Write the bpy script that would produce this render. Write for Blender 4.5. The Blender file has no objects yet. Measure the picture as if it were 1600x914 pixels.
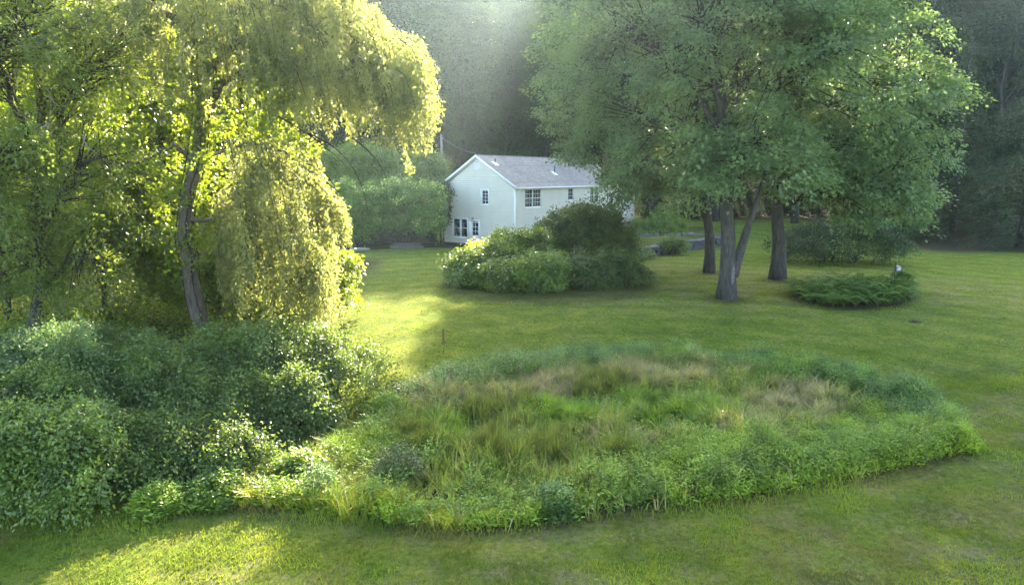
import bpy, bmesh, math
import numpy as np
R = math.radians
rng = np.random.default_rng(7)
C = bpy.context.scene.collection
sc = bpy.context.scene

# ------------------------------------------------------------------ camera
CAM_Z, PITCH, FPX = 6.5, R(9.8), 1067.0
cam = bpy.data.objects.new('camera', bpy.data.cameras.new('camera'))
C.objects.link(cam)
cam.location = (0, 0, CAM_Z)
cam.rotation_euler = (R(90) - PITCH, 0, 0)
cam.data.sensor_width = 36
cam.data.lens = 24.0
cam.data.clip_end = 3000
sc.camera = cam

# ------------------------------------------------------------------ sky and sun
SUN_EL, SUN_AZ = R(25), R(7)          # azimuth clockwise from +Y
w = bpy.data.worlds.new('World'); sc.world = w; w.use_nodes = True
nt = w.node_tree; nt.nodes.clear()
sky = nt.nodes.new('ShaderNodeTexSky'); sky.sky_type = 'NISHITA'; sky.sun_disc = False
sky.sun_elevation = SUN_EL; sky.sun_rotation = SUN_AZ
sky.air_density = 1.0; sky.dust_density = 2.8; sky.ozone_density = 0.8
bg = nt.nodes.new('ShaderNodeBackground'); bg.inputs['Strength'].default_value = 0.125
out = nt.nodes.new('ShaderNodeOutputWorld')
nt.links.new(sky.outputs[0], bg.inputs[0]); nt.links.new(bg.outputs[0], out.inputs[0])
sl = bpy.data.lights.new('sun', 'SUN'); sl.energy = 4.7; sl.angle = R(0.5); sl.color = (1.0, 0.86, 0.62)
sun = bpy.data.objects.new('sun', sl); C.objects.link(sun)
sun.rotation_euler = (R(90) - SUN_EL, 0, math.pi - SUN_AZ)
SUNV = np.array([math.sin(SUN_AZ) * math.cos(SUN_EL), math.cos(SUN_AZ) * math.cos(SUN_EL), math.sin(SUN_EL)])

sc.view_settings.view_transform = 'Standard'; sc.view_settings.look = 'None'
sc.view_settings.exposure = 3.5; sc.view_settings.gamma = 1.0
cy = sc.cycles
cy.max_bounces = 7; cy.diffuse_bounces = 4; cy.glossy_bounces = 2; cy.transmission_bounces = 5
cy.transparent_max_bounces = 6; cy.volume_bounces = 0
cy.use_denoising = True; cy.use_adaptive_sampling = False
cy.sample_clamp_indirect = 6.0

# ------------------------------------------------------------------ maths helpers
def sm(a, b, x):
    t = np.clip((np.asarray(x, float) - a) / (b - a), 0, 1)
    return t * t * (3 - 2 * t)

def hash2(i, j, s):
    h = (i.astype(np.int64) * 374761393 + j.astype(np.int64) * 668265263 + s * 1442695041) & 0x7fffffff
    h = ((h ^ (h >> 13)) * 1274126177) & 0x7fffffff
    return ((h ^ (h >> 16)) & 0xffff) / 65535.0

def vn(x, y, s=0):
    x = np.asarray(x, float); y = np.asarray(y, float)
    i = np.floor(x); j = np.floor(y); fx = x - i; fy = y - j
    fx = fx * fx * (3 - 2 * fx); fy = fy * fy * (3 - 2 * fy)
    i = i.astype(int); j = j.astype(int)
    a = hash2(i, j, s); b = hash2(i + 1, j, s); c = hash2(i, j + 1, s); d = hash2(i + 1, j + 1, s)
    return (a * (1 - fx) + b * fx) * (1 - fy) + (c * (1 - fx) + d * fx) * fy

def fbm(x, y, s=0, o=3):
    t = 0; a = 1; n = 0
    for k in range(o):
        t = t + a * vn(np.asarray(x) * 2 ** k, np.asarray(y) * 2 ** k, s + k); n += a; a *= .5
    return t / n

def gz(x, y):
    x = np.asarray(x, float); y = np.asarray(y, float)
    z = -0.6 * (1 - sm(18, 40, y))
    z = z + 0.85 * sm(68, 77, y)
    z = z + 0.45 * (np.clip(y, 94, 160) - 94)
    z = z + 0.10 * (vn(x / 9, y / 9, 3) - .5) + 0.22 * (vn(x / 24, y / 24, 5) - .5) * (1 - sm(55, 58, y) * (1 - sm(70, 80, y)))
    return z

def ray(px, py):
    dx = (px - 800) / FPX; dy = -(py - 457) / FPX
    return np.array([dx, math.cos(PITCH) + dy * math.sin(PITCH), -math.sin(PITCH) + dy * math.cos(PITCH)])

def W(px, py, Y):
    d = ray(px, py); t = Y / d[1]
    return np.array([0, 0, CAM_Z]) + d * t

def G(px, py):
    d = ray(px, py); z = 0.0
    for _ in range(30):
        t = (z - CAM_Z) / d[2]; z = 0.5 * z + 0.5 * float(gz(d[0] * t, d[1] * t))
    return np.array([d[0] * t, d[1] * t, z])

def to_px(P):
    P = np.asarray(P, float); q = P - np.array([0, 0, CAM_Z])
    f = q[:, 1] * math.cos(PITCH) - q[:, 2] * math.sin(PITCH)
    u = q[:, 1] * math.sin(PITCH) + q[:, 2] * math.cos(PITCH)
    return 800 + FPX * q[:, 0] / f, 457 - FPX * u / f

def in_poly(x, y, poly):
    x = np.asarray(x); y = np.asarray(y); c = np.zeros(x.shape, bool)
    n = len(poly)
    for i in range(n):
        x0, y0 = poly[i][:2]; x1, y1 = poly[(i + 1) % n][:2]
        k = ((y0 > y) != (y1 > y)) & (x < (x1 - x0) * (y - y0) / ((y1 - y0) if y1 != y0 else 1e-9) + x0)
        c ^= k
    return c

def poly_dist(x, y, poly):
    d = np.full(np.shape(x), 1e9); n = len(poly)
    for i in range(n):
        a = np.array(poly[i][:2]); b = np.array(poly[(i + 1) % n][:2]); ab = b - a
        t = np.clip(((x - a[0]) * ab[0] + (y - a[1]) * ab[1]) / (ab @ ab + 1e-9), 0, 1)
        d = np.minimum(d, np.hypot(x - a[0] - t * ab[0], y - a[1] - t * ab[1]))
    return d

def nrm(v):
    return v / np.maximum(np.linalg.norm(v, axis=-1, keepdims=True), 1e-9)

def rdir(n):
    return nrm(rng.normal(size=(n, 3)))

# ------------------------------------------------------------------ mesh helpers
def mesh(name, V, loops, starts, mats, mi=None, smooth=False):
    me = bpy.data.meshes.new(name)
    V = np.asarray(V, np.float32)
    me.vertices.add(len(V)); me.vertices.foreach_set('co', V.ravel())
    loops = np.asarray(loops, np.int32); starts = np.asarray(starts, np.int32)
    me.loops.add(len(loops)); me.loops.foreach_set('vertex_index', loops)
    me.polygons.add(len(starts)); me.polygons.foreach_set('loop_start', starts)
    if smooth: me.polygons.foreach_set('use_smooth', np.ones(len(starts), bool))
    for m in (mats if isinstance(mats, (list, tuple)) else [mats]): me.materials.append(m)
    if mi is not None: me.polygons.foreach_set('material_index', np.asarray(mi, np.int32))
    me.update(calc_edges=True); me.validate()
    return me

def qmesh(name, V, mats, smooth=False, mi=None):
    n = len(V) // 4
    return mesh(name, V, np.arange(4 * n), np.arange(n) * 4, mats, mi, smooth)

class MB:
    """collects boxes, tubes, polygons into ONE mesh"""
    def __init__(s): s.v = []; s.f = []; s.n = 0
    def poly(s, V, F):
        s.v.append(np.asarray(V, float).reshape(-1, 3)); s.f += [[i + s.n for i in f] for f in F]; s.n += len(s.v[-1])
    def box(s, a, b, M=None):
        (x0, y0, z0), (x1, y1, z1) = a, b
        V = np.array([[x0,y0,z0],[x1,y0,z0],[x1,y1,z0],[x0,y1,z0],[x0,y0,z1],[x1,y0,z1],[x1,y1,z1],[x0,y1,z1]], float)
        if M is not None: V = M(V)
        s.poly(V, [[0,3,2,1],[4,5,6,7],[0,1,5,4],[1,2,6,5],[2,3,7,6],[3,0,4,7]])
    def tube(s, P, r, n=6, cap=True):
        P = np.asarray(P, float); r = np.broadcast_to(np.asarray(r, float), (len(P),))
        T = nrm(np.gradient(P, axis=0)); ref = np.array([0, 0, 1.]) if abs(T[0][2]) < .9 else np.array([1., 0, 0])
        a = nrm(np.cross(T, ref)); b = np.cross(T, a)
        th = np.arange(n) * 2 * math.pi / n
        V = P[:, None] + r[:, None, None] * (a[:, None] * np.cos(th)[None, :, None] + b[:, None] * np.sin(th)[None, :, None])
        F = []
        for i in range(len(P) - 1):
            for j in range(n):
                k = (j + 1) % n
                F.append([i*n+j, i*n+k, (i+1)*n+k, (i+1)*n+j])
        if cap: F.append(list(range((len(P)-1)*n, len(P)*n))); F.append(list(range(n))[::-1])
        s.poly(V.reshape(-1, 3), F)
    def mesh(s, name, mat, smooth=False):
        V = np.concatenate(s.v); L = []; S = []
        for f in s.f: S.append(len(L)); L += f
        return mesh(name, V, L, S, mat, None, smooth)

def ob(name, me, parent=None, kind=None, label=None):
    o = bpy.data.objects.new(name, me); C.objects.link(o)
    if parent is not None: o.parent = parent
    if kind: o['kind'] = kind
    if label: o['label'] = label
    return o

def tag(o, label, cat, group=None, kind=None):
    o['label'] = label; o['category'] = cat
    if group: o['group'] = group
    if kind: o['kind'] = kind
    return o

def thing(name, loc, label, cat, group=None, rz=0):
    o = bpy.data.objects.new(name, None); C.objects.link(o)
    o.location = loc; o.rotation_euler = (0, 0, rz); o.empty_display_size = .3
    return tag(o, label, cat, group)

def copy_tree(o, parent=None):
    c = o.copy(); C.objects.link(c)
    if parent is not None: c.parent = parent
    for ch in list(o.children): copy_tree(ch, c)
    return c

# ------------------------------------------------------------------ materials
def new_mat(name):
    m = bpy.data.materials.new(name); m.use_nodes = True
    t = m.node_tree; t.nodes.clear()
    o = t.nodes.new('ShaderNodeOutputMaterial')
    return m, t, o

def ramp(t, pts):
    r = t.nodes.new('ShaderNodeValToRGB'); e = r.color_ramp.elements
    while len(e) < len(pts): e.new(0.5)
    for k, (p, c) in enumerate(pts): e[k].position = p; e[k].color = (*c, 1)
    return r

def noise(t, scale, detail=3, vec=None, rough=.55):
    n = t.nodes.new('ShaderNodeTexNoise'); n.inputs['Scale'].default_value = scale
    n.inputs['Detail'].default_value = detail; n.inputs['Roughness'].default_value = rough
    if vec is not None: t.links.new(vec, n.inputs['Vector'])
    return n

def mixc(t, f, a, b, mode='MIX'):
    m = t.nodes.new('ShaderNodeMix'); m.data_type = 'RGBA'; m.blend_type = mode
    for s, v in ((m.inputs[0], f), (m.inputs[6], a), (m.inputs[7], b)):
        if isinstance(v, (int, float)): s.default_value = v
        elif isinstance(v, tuple): s.default_value = (*v, 1)
        else: t.links.new(v, s)
    return m.outputs[2]

def leaf_mat(name, cols, trans, tf=.45, rough=.45, spec=.35, tint=None, nscale=.5, objvar=False):
    """leaf: diffuse+gloss mixed with light passing through; colour varies leaf by leaf and clump by clump"""
    m, t, o = new_mat(name)
    g = t.nodes.new('ShaderNodeNewGeometry'); tc = t.nodes.new('ShaderNodeTexCoord')
    cols = [(min(.6, c[0] * 1.15), min(.6, c[1] * 1.08), c[2] * .6) for c in cols]; trans = (trans[0] * 1.1, trans[1] * 1.05, trans[2] * .7)
    n = len(cols); r = ramp(t, [(k / (n - 1), c) for k, c in enumerate(cols)])
    t.links.new(g.outputs['Random Per Island'], r.inputs[0])
    nz = noise(t, nscale, 2, tc.outputs['Object'])
    nr = ramp(t, [(.36, (.58, .62, .66)), (.64, (1.38, 1.32, 1.14))] if tint is None else tint)
    t.links.new(nz.outputs[0], nr.inputs[0])
    col = mixc(t, 1.0, r.outputs[0], nr.outputs[0], 'MULTIPLY')
    oi = t.nodes.new('ShaderNodeObjectInfo'); orr = ramp(t, [(0, (.78, .85, .85)), (.5, (1, 1, 1)), (1, (1.25, 1.15, .95))]); t.links.new(oi.outputs['Random'], orr.inputs[0])
    if objvar: col = mixc(t, 1.0, col, orr.outputs[0], 'MULTIPLY')
    p = t.nodes.new('ShaderNodeBsdfPrincipled'); t.links.new(col, p.inputs['Base Color'])
    p.inputs['Roughness'].default_value = rough; p.inputs['Specular IOR Level'].default_value = spec
    tr = t.nodes.new('ShaderNodeBsdfTranslucent')
    tcol = mixc(t, 1.0, trans, nr.outputs[0], 'MULTIPLY')
    t.links.new(tcol, tr.inputs[0])
    mx = t.nodes.new('ShaderNodeMixShader'); mx.inputs[0].default_value = tf
    t.links.new(p.outputs[0], mx.inputs[1]); t.links.new(tr.outputs[0], mx.inputs[2]); t.links.new(mx.outputs[0], o.inputs[0])
    return m

def bark_mat(name, dark, light, sx=9, sz=1.6):
    m, t, o = new_mat(name)
    tc = t.nodes.new('ShaderNodeTexCoord'); mp = t.nodes.new('ShaderNodeMapping'); mp.inputs['Scale'].default_value = (sx, sx, sz)
    t.links.new(tc.outputs['Object'], mp.inputs[0])
    n1 = noise(t, 1.0, 6, mp.outputs[0], .7); n2 = noise(t, 1.3, 3, tc.outputs['Object'])
    r = ramp(t, [(.36, dark), (.62, light)]); t.links.new(n1.outputs[0], r.inputs[0])
    r2 = ramp(t, [(.4, (.75, .78, .7)), (.65, (1.15, 1.1, 1.05))]); t.links.new(n2.outputs[0], r2.inputs[0])
    col = mixc(t, 1.0, r.outputs[0], r2.outputs[0], 'MULTIPLY')
    p = t.nodes.new('ShaderNodeBsdfPrincipled'); t.links.new(col, p.inputs['Base Color']); p.inputs['Roughness'].default_value = .9
    b = t.nodes.new('ShaderNodeBump'); b.inputs['Strength'].default_value = .9; b.inputs['Distance'].default_value = .06
    t.links.new(n1.outputs[0], b.inputs['Height']); t.links.new(b.outputs[0], p.inputs['Normal']); t.links.new(p.outputs[0], o.inputs[0])
    return m

def plain(name, col, rough=.6, var=.12, scale=3.0, spec=.4, bump=0, metal=0, stretch=None):
    m, t, o = new_mat(name)
    tc = t.nodes.new('ShaderNodeTexCoord'); vec = tc.outputs['Object']
    if stretch:
        mp = t.nodes.new('ShaderNodeMapping'); mp.inputs['Scale'].default_value = stretch; t.links.new(vec, mp.inputs[0]); vec = mp.outputs[0]
    n1 = noise(t, scale, 5, vec, .6)
    lo = tuple(c * (1 - var) for c in col); hi = tuple(min(1, c * (1 + var)) for c in col)
    r = ramp(t, [(.3, lo), (.7, hi)]); t.links.new(n1.outputs[0], r.inputs[0])
    p = t.nodes.new('ShaderNodeBsdfPrincipled'); t.links.new(r.outputs[0], p.inputs['Base Color'])
    p.inputs['Roughness'].default_value = rough; p.inputs['Specular IOR Level'].default_value = spec; p.inputs['Metallic'].default_value = metal
    if bump:
        b = t.nodes.new('ShaderNodeBump'); b.inputs['Strength'].default_value = bump; b.inputs['Distance'].default_value = .03
        t.links.new(n1.outputs[0], b.inputs['Height']); t.links.new(b.outputs[0], p.inputs['Normal'])
    t.links.new(p.outputs[0], o.inputs[0])
    return m

M = {}
M['maple'] = leaf_mat('maple_leaf', [(.064,.118,.082), (.090,.152,.108), (.122,.182,.130)], (.15,.25,.10), .40, .5, .3, nscale=0.9)
M['forest'] = leaf_mat('forest_leaf', [(.020,.040,.030), (.023,.045,.034), (.027,.050,.038)], (.06,.10,.045), .35, .7, .1, nscale=.28, objvar=True)  # dark base and broad noise put deep crown shade into leaf colour
M['willow'] = leaf_mat('willow_leaf', [(.105,.125,.075), (.145,.16,.10), (.195,.195,.14)], (.29,.34,.14), .50, .55, .25, nscale=0.9)
M['sunny'] = leaf_mat('understory_leaf', [(.05,.10,.02), (.075,.13,.03), (.105,.15,.04)], (.26,.36,.03), .48, .45, .4, nscale=0.9)
M['ash'] = leaf_mat('ash_leaf', [(.045,.080,.032), (.065,.105,.040), (.09,.125,.055)], (.24,.34,.05), .42, .45, .4, nscale=0.9)
M['shrub'] = leaf_mat('shrub_leaf', [(.038,.074,.030), (.056,.098,.041), (.092,.134,.066)], (.17,.26,.05), .32, .5, .35, nscale=1.4)
M['bush_bright'] = leaf_mat('bright_bush_leaf', [(.06,.12,.03), (.09,.16,.04), (.13,.20,.06)], (.22,.34,.05), .38, .4, .5, nscale=1.4)
M['viburnum'] = leaf_mat('viburnum_leaf', [(.055,.11,.035), (.08,.14,.045), (.12,.18,.06)], (.20,.30,.06), .35, .42, .5, nscale=1.4)
M['darkbush'] = leaf_mat('dark_bush_leaf', [(.035,.065,.028), (.05,.085,.035), (.07,.105,.045)], (.10,.17,.04), .30, .45, .45, nscale=1.4)
M['yellow'] = leaf_mat('sun_yellow_leaf', [(.24,.24,.04), (.32,.30,.06), (.28,.20,.07)], (.55,.52,.06), .5, .45, .4)  # yellow foliage, its sunlit glow put into the leaf colour
M['hemlock'] = leaf_mat('hemlock_needle', [(.022,.042,.024), (.032,.058,.030), (.042,.072,.036)], (.05,.09,.03), .18, .55, .3)
M['rhodo'] = leaf_mat('pale_bush_leaf', [(.05,.125,.045), (.08,.165,.06), (.12,.21,.08)], (.24,.40,.09), .35, .5, .35, nscale=1.4)
M['lit_bloom'] = leaf_mat('skylit_bloom', [(.38,.48,.22), (.46,.55,.30), (.54,.60,.38)], (.4,.48,.2), .35, .6, .3)  # pale flower tips; skylight on the bush tips painted into the colour
M['fern'] = leaf_mat('fern_leaf', [(.07,.14,.05), (.10,.185,.065), (.14,.22,.08)], (.20,.32,.06), .35, .6, .2)
M['gr_tan'] = leaf_mat('tan_grass', [(.22,.24,.16), (.30,.28,.22), (.26,.27,.17), (.34,.30,.26)], (.30,.27,.12), .35, .6, .25, nscale=2.4)
M['gr_olive'] = leaf_mat('olive_grass', [(.12,.17,.05), (.165,.215,.065), (.23,.245,.09)], (.26,.32,.07), .40, .55, .3, nscale=2.4)
M['gr_green'] = leaf_mat('bright_grass', [(.09,.18,.03), (.12,.22,.035), (.15,.24,.05)], (.24,.40,.04), .42, .5, .3, nscale=2.4)
M['gr_rush'] = leaf_mat('rush_grass', [(.07,.11,.03), (.10,.13,.04), (.14,.14,.055)], (.18,.22,.05), .35, .55, .3, nscale=2.4)
M['gr_sunlit'] = leaf_mat('sunlit_grass', [(.20,.25,.04), (.26,.30,.05), (.32,.32,.07)], (.42,.44,.05), .45, .5, .3, nscale=2.4)  # sunlight on the left margin grass put into blade colour
M['gr_dry'] = leaf_mat('dry_lawn_blade', [(.11,.13,.045), (.15,.145,.065), (.18,.155,.08)], (.2,.2,.06), .3, .8, .08)
M['gr_pink'] = leaf_mat('pinkish_grass', [(.26,.21,.22), (.32,.26,.27), (.25,.24,.20)], (.30,.22,.13), .35, .6, .25, nscale=2.4)
M['gold'] = leaf_mat('goldenrod_leaf', [(.105,.19,.045), (.14,.23,.055), (.18,.26,.065)], (.22,.36,.07), .38, .5, .35, nscale=1.9)
M['blue'] = leaf_mat('bluish_weed_leaf', [(.070,.135,.06), (.092,.168,.07), (.12,.20,.085)], (.16,.30,.10), .35, .45, .45, nscale=1.9)
M['lime'] = leaf_mat('lime_weed_leaf', [(.14,.24,.03), (.18,.28,.04), (.22,.31,.05)], (.30,.44,.04), .42, .5, .35, nscale=1.9)
M['lawnblade'] = leaf_mat('lawn_blade', [(.095,.150,.028), (.115,.170,.034), (.14,.18,.045)], (.25,.32,.04), .35, .8, .08)
M['bark_maple'] = bark_mat('maple_bark', (.022,.020,.018), (.072,.064,.055))
M['bark_dark'] = bark_mat('dark_bark', (.022,.019,.018), (.068,.057,.05))
M['bark_willow'] = bark_mat('willow_bark', (.035,.03,.025), (.14,.11,.085), 12, 2.2)
M['twig'] = plain('twig_bark', (.045,.036,.028), 1, .3, 3, .05)
M['dead'] = plain('dead_wood', (.26,.24,.21), .85, .25)
M['stem'] = plain('weed_stem', (.06,.10,.03), .8, .3)
M['white'] = plain('white_trim', (.80,.80,.78), .5, .05, 2)
M['siding'] = plain('white_siding', (.80,.775,.71), .55, .05, .7)
M['glass'] = plain('window_glass', (.020,.024,.028), .06, .3, 1.5, .6)
M['room'] = plain('window_screen', (.05,.055,.06), .6, .2)
M['metal'] = plain('galvanised_metal', (.35,.35,.35), .45, .15, 6, .5, 0, .7)
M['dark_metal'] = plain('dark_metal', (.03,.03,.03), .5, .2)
M['vent_metal'] = plain('pipe_black', (.035,.035,.04), .6, .2)
M['stone'] = plain('field_stone', (.075,.072,.068), .9, .5, 4, .3, .6)
M['flag'] = plain('flagstone', (.13,.13,.135), .85, .5, 3, .3, .4)
M['timber'] = plain('weathered_timber', (.11,.098,.09), .85, .3, 2, .3, .5, 0, (1.2, 14, 14))
M['brick'] = plain('chimney_brick', (.28,.22,.20), .9, .25, 5, .2, .3)
M['asphalt'] = plain('asphalt', (.085,.088,.095), .8, .2, 8, .3, .3)
M['pole'] = plain('pole_wood', (.20,.19,.18), .9, .25, 3, .2, .4, 0, (6, 6, .6))
M['wire'] = plain('wire', (.12,.12,.12), .6)
M['seed'] = plain('dock_seed', (.11,.055,.03), .9, .3)

def shingle_mat():
    m, t, o = new_mat('roof_shingle')
    tc = t.nodes.new('ShaderNodeTexCoord')
    g = t.nodes.new('ShaderNodeNewGeometry')
    br = t.nodes.new('ShaderNodeTexBrick'); br.inputs['Scale'].default_value = 1.0
    br.inputs['Brick Width'].default_value = .32; br.inputs['Row Height'].default_value = .15; br.inputs['Mortar Size'].default_value = .006
    br.inputs['Color1'].default_value = (.235,.205,.178,1); br.inputs['Color2'].default_value = (.335,.29,.245,1); br.inputs['Mortar'].default_value = (.08,.08,.085,1)
    t.links.new(tc.outputs['UV'], br.inputs['Vector'])
    n1 = noise(t, 60, 2, tc.outputs['Object']); n2 = noise(t, .5, 4, tc.outputs['Object'])
    r1 = ramp(t, [(.3, (.8,.8,.8)), (.7, (1.2,1.2,1.2))]); t.links.new(n1.outputs[0], r1.inputs[0])
    r2 = ramp(t, [(.35, (.88,.88,.92)), (.65, (1.1,1.08,1.04))]); t.links.new(n2.outputs[0], r2.inputs[0])
    c = mixc(t, 1, br.outputs[0], r1.outputs[0], 'MULTIPLY'); c = mixc(t, 1, c, r2.outputs[0], 'MULTIPLY')
    p = t.nodes.new('ShaderNodeBsdfPrincipled'); t.links.new(c, p.inputs['Base Color']); p.inputs['Roughness'].default_value = .85
    t.links.new(p.outputs[0], o.inputs[0]); return m
M['shingle'] = shingle_mat()

def ground_mat():
    m, t, o = new_mat('lawn')
    tc = t.nodes.new('ShaderNodeTexCoord'); vec = tc.outputs['Object']
    def attr(n):
        a = t.nodes.new('ShaderNodeAttribute'); a.attribute_name = n; return a.outputs['Fac']
    big = noise(t, .16, 4, vec); mid = noise(t, 1.1, 4, vec, .65); fine = noise(t, 7, 6, vec, .75); tiny = noise(t, 55, 3, vec, .7)
    rb = ramp(t, [(.32, (.112,.160,.024)), (.5, (.138,.186,.030)), (.70, (.170,.210,.042))]); t.links.new(big.outputs[0], rb.inputs[0])
    rm = ramp(t, [(.34, (.68,.80,.66)), (.5, (1,1,1)), (.66, (1.36,1.16,1.2))]); t.links.new(mid.outputs[0], rm.inputs[0])
    c = mixc(t, 1, rb.outputs[0], rm.outputs[0], 'MULTIPLY')
    # dry thatch
    dn = t.nodes.new('ShaderNodeMath'); dn.operation = 'MULTIPLY_ADD'; dn.use_clamp = True
    rd = ramp(t, [(.42, (0,0,0)), (.68, (1,1,1))]); dmix = noise(t, .8, 5, vec, .7); t.links.new(dmix.outputs[0], rd.inputs[0])
    t.links.new(rd.outputs[0], dn.inputs[0]); t.links.new(attr('dry'), dn.inputs[1]); dn.inputs[2].default_value = 0
    dm2 = t.nodes.new('ShaderNodeMath'); dm2.operation = 'MULTIPLY'; dm2.inputs[1].default_value = .85; t.links.new(dn.outputs[0], dm2.inputs[0])
    c = mixc(t, dm2.outputs[0], c, (.22,.19,.11))
    mw = t.nodes.new('ShaderNodeMath'); mw.operation = 'MULTIPLY_ADD'; mw.inputs[1].default_value = 2.6; t.links.new(attr('mow'), mw.inputs[0]); t.links.new(mid.outputs[0], mw.inputs[2])
    ms = t.nodes.new('ShaderNodeMath'); ms.operation = 'SINE'; t.links.new(mw.outputs[0], ms.inputs[0])
    mr = ramp(t, [(.25, (.91,.94,.91)), (.75, (1.08,1.05,1.05))]); mm = t.nodes.new('ShaderNodeMath'); mm.operation = 'MULTIPLY_ADD'; mm.inputs[1].default_value = .5; mm.inputs[2].default_value = .5; t.links.new(ms.outputs[0], mm.inputs[0]); t.links.new(mm.outputs[0], mr.inputs[0])
    c = mixc(t, 1, c, mr.outputs[0], 'MULTIPLY')
    rf = ramp(t, [(.34, (.45,.52,.42)), (.5, (1,1,1)), (.68, (1.5,1.4,1.3))]); t.links.new(fine.outputs[0], rf.inputs[0])  # tuft tone plus small grass shadows painted into the lawn colour
    c = mixc(t, .9, c, rf.outputs[0], 'MULTIPLY')
    rt = ramp(t, [(.32, (.6,.62,.6)), (.66, (1.35,1.32,1.25))]); t.links.new(tiny.outputs[0], rt.inputs[0])
    c = mixc(t, .8, c, rt.outputs[0], 'MULTIPLY')
    rs = ramp(t, [(.3, (.035,.026,.020)), (.7, (.075,.055,.040))]); t.links.new(fine.outputs[0], rs.inputs[0])
    c = mixc(t, attr('soil'), c, rs.outputs[0])
    p = t.nodes.new('ShaderNodeBsdfPrincipled'); t.links.new(c, p.inputs['Base Color']); p.inputs['Roughness'].default_value = 1; p.inputs['Specular IOR Level'].default_value = .03
    add = t.nodes.new('ShaderNodeMath'); add.operation = 'ADD'; t.links.new(fine.outputs[0], add.inputs[0]); t.links.new(tiny.outputs[0], add.inputs[1])
    b = t.nodes.new('ShaderNodeBump'); b.inputs['Strength'].default_value = 1; b.inputs['Distance'].default_value = .10
    t.links.new(add.outputs[0], b.inputs['Height']); t.links.new(b.outputs[0], p.inputs['Normal'])
    t.links.new(p.outputs[0], o.inputs[0]); return m
M['ground'] = ground_mat()

# ------------------------------------------------------------------ outlines on the ground
def gpoly(pts): return [G(a, b)[:2] for a, b in pts]
MEADOW = gpoly([(215,812),(300,790),(400,793),(480,798),(560,812),(640,824),(760,828),(880,816),(1000,800),(1150,782),(1300,754),(1430,728),
                (1515,702),(1500,668),(1440,634),(1350,604),(1250,582),(1100,566),(950,560),(850,570),(760,588),(690,612),(630,640),(580,672),
                (530,710),(470,735),(330,772),(230,800)])
FERNS = gpoly([(1240,462),(1262,474),(1300,482),(1350,484),(1400,478),(1424,466),(1420,456),(1380,450),(1300,448),(1255,452)])
ISLAND = gpoly([(694,452),(720,464),(780,472),(860,475),(940,472),(1000,463),(1022,450),(1005,432),(985,420),(900,405),(760,400),(705,425)])
HOUSEBED = [(-19, 58.6), (-12, 60.0), (-6, 61.2), (-1.5, 59.0), (0, 59.5), (-6, 66), (-20, 68)]
MAPLE = [G(1135, 467), G(1108, 426), G(1215, 437)]

def build_ground():
    xs = np.concatenate([[-900, -500, -260, -150, -100, -75, -60], np.arange(-46, 62, .6), [70, 85, 110, 160, 280, 520, 900]])
    ys = np.concatenate([[-700, -300, -120, -60, -30, -15, -5], np.arange(4, 96, .6), np.arange(98, 165, 4), [190, 260, 420, 800, 1400]])
    X, Y = np.meshgrid(xs, ys); Z = gz(X, Y)
    nx, ny = len(xs), len(ys)
    V = np.stack([X, Y, Z], -1).reshape(-1, 3)
    i = np.arange(nx - 1)[None, :] + nx * np.arange(ny - 1)[:, None]
    Q = np.stack([i, i + 1, i + nx + 1, i + nx], -1).reshape(-1, 4)
    me = mesh('ground', V, Q.ravel(), np.arange(len(Q)) * 4, M['ground'], None, True)
    x, y = V[:, 0], V[:, 1]
    soil = np.zeros(len(V))
    for poly, wd in ((MEADOW, .5), (FERNS, .5), (ISLAND, .6), (HOUSEBED, .6)):
        d = poly_dist(x, y, poly); ins = in_poly(x, y, poly)
        soil = np.maximum(soil, np.where(ins, 1.0, np.clip(1 - d / wd, 0, 1)) * (.75 if poly is MEADOW else (.45 if poly is ISLAND else .85)))
    for p in MAPLE: soil = np.maximum(soil, .6 * np.clip(1.6 - np.hypot(x - p[0], y - p[1]) / 1.1, 0, 1))
    soil = np.maximum(soil, .95 * sm(84, 90, y)); soil = np.maximum(soil, .9 * sm(34, 38, x) * sm(54, 60, y))
    soil = np.maximum(soil, .85 * sm(-8.5, -11, x) * sm(13, 16, y) * (1 - sm(50, 56, y)))
    dry = np.zeros(len(V))
    for cx, cy_, rx, ry in ((13, 41, 13, 8), (9, 11, 12, 4.5), (16, 16, 5, 7), (26, 38, 6, 6), (9, 48, 7, 6), (-1, 11, 6, 2)):
        dry = np.maximum(dry, np.clip(1.35 - np.hypot((x - cx) / rx, (y - cy_) / ry), 0, 1))
    dry = np.clip(dry + .22, 0, 1)
    md = poly_dist(x, y, MEADOW)
    for n, a in (('soil', soil), ('dry', dry), ('mow', md)):
        at = me.attributes.new(n, 'FLOAT', 'POINT'); at.data.foreach_set('value', a.astype(np.float32))
    o = ob('ground', me, None, 'structure'); o['label'] = 'mown green lawn with dry brownish patches rising to a wooded hill'
build_ground()

# ------------------------------------------------------------------ foliage generators
def leaf_quads(B, A, N, L, Wd, fold=.15):
    n = len(B); A = nrm(A); S = nrm(np.cross(A, N)); N2 = np.cross(S, A)
    L = np.broadcast_to(L, (n,))[:, None]; Wd = np.broadcast_to(Wd, (n,))[:, None]
    mid = B + A * L * .45
    V = np.empty((n, 4, 3))
    V[:, 0] = B; V[:, 1] = mid + S * Wd * .5 + N2 * Wd * fold; V[:, 2] = B + A * L - N2 * L * .08; V[:, 3] = mid - S * Wd * .5 + N2 * Wd * fold
    return V.reshape(-1, 3)

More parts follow.
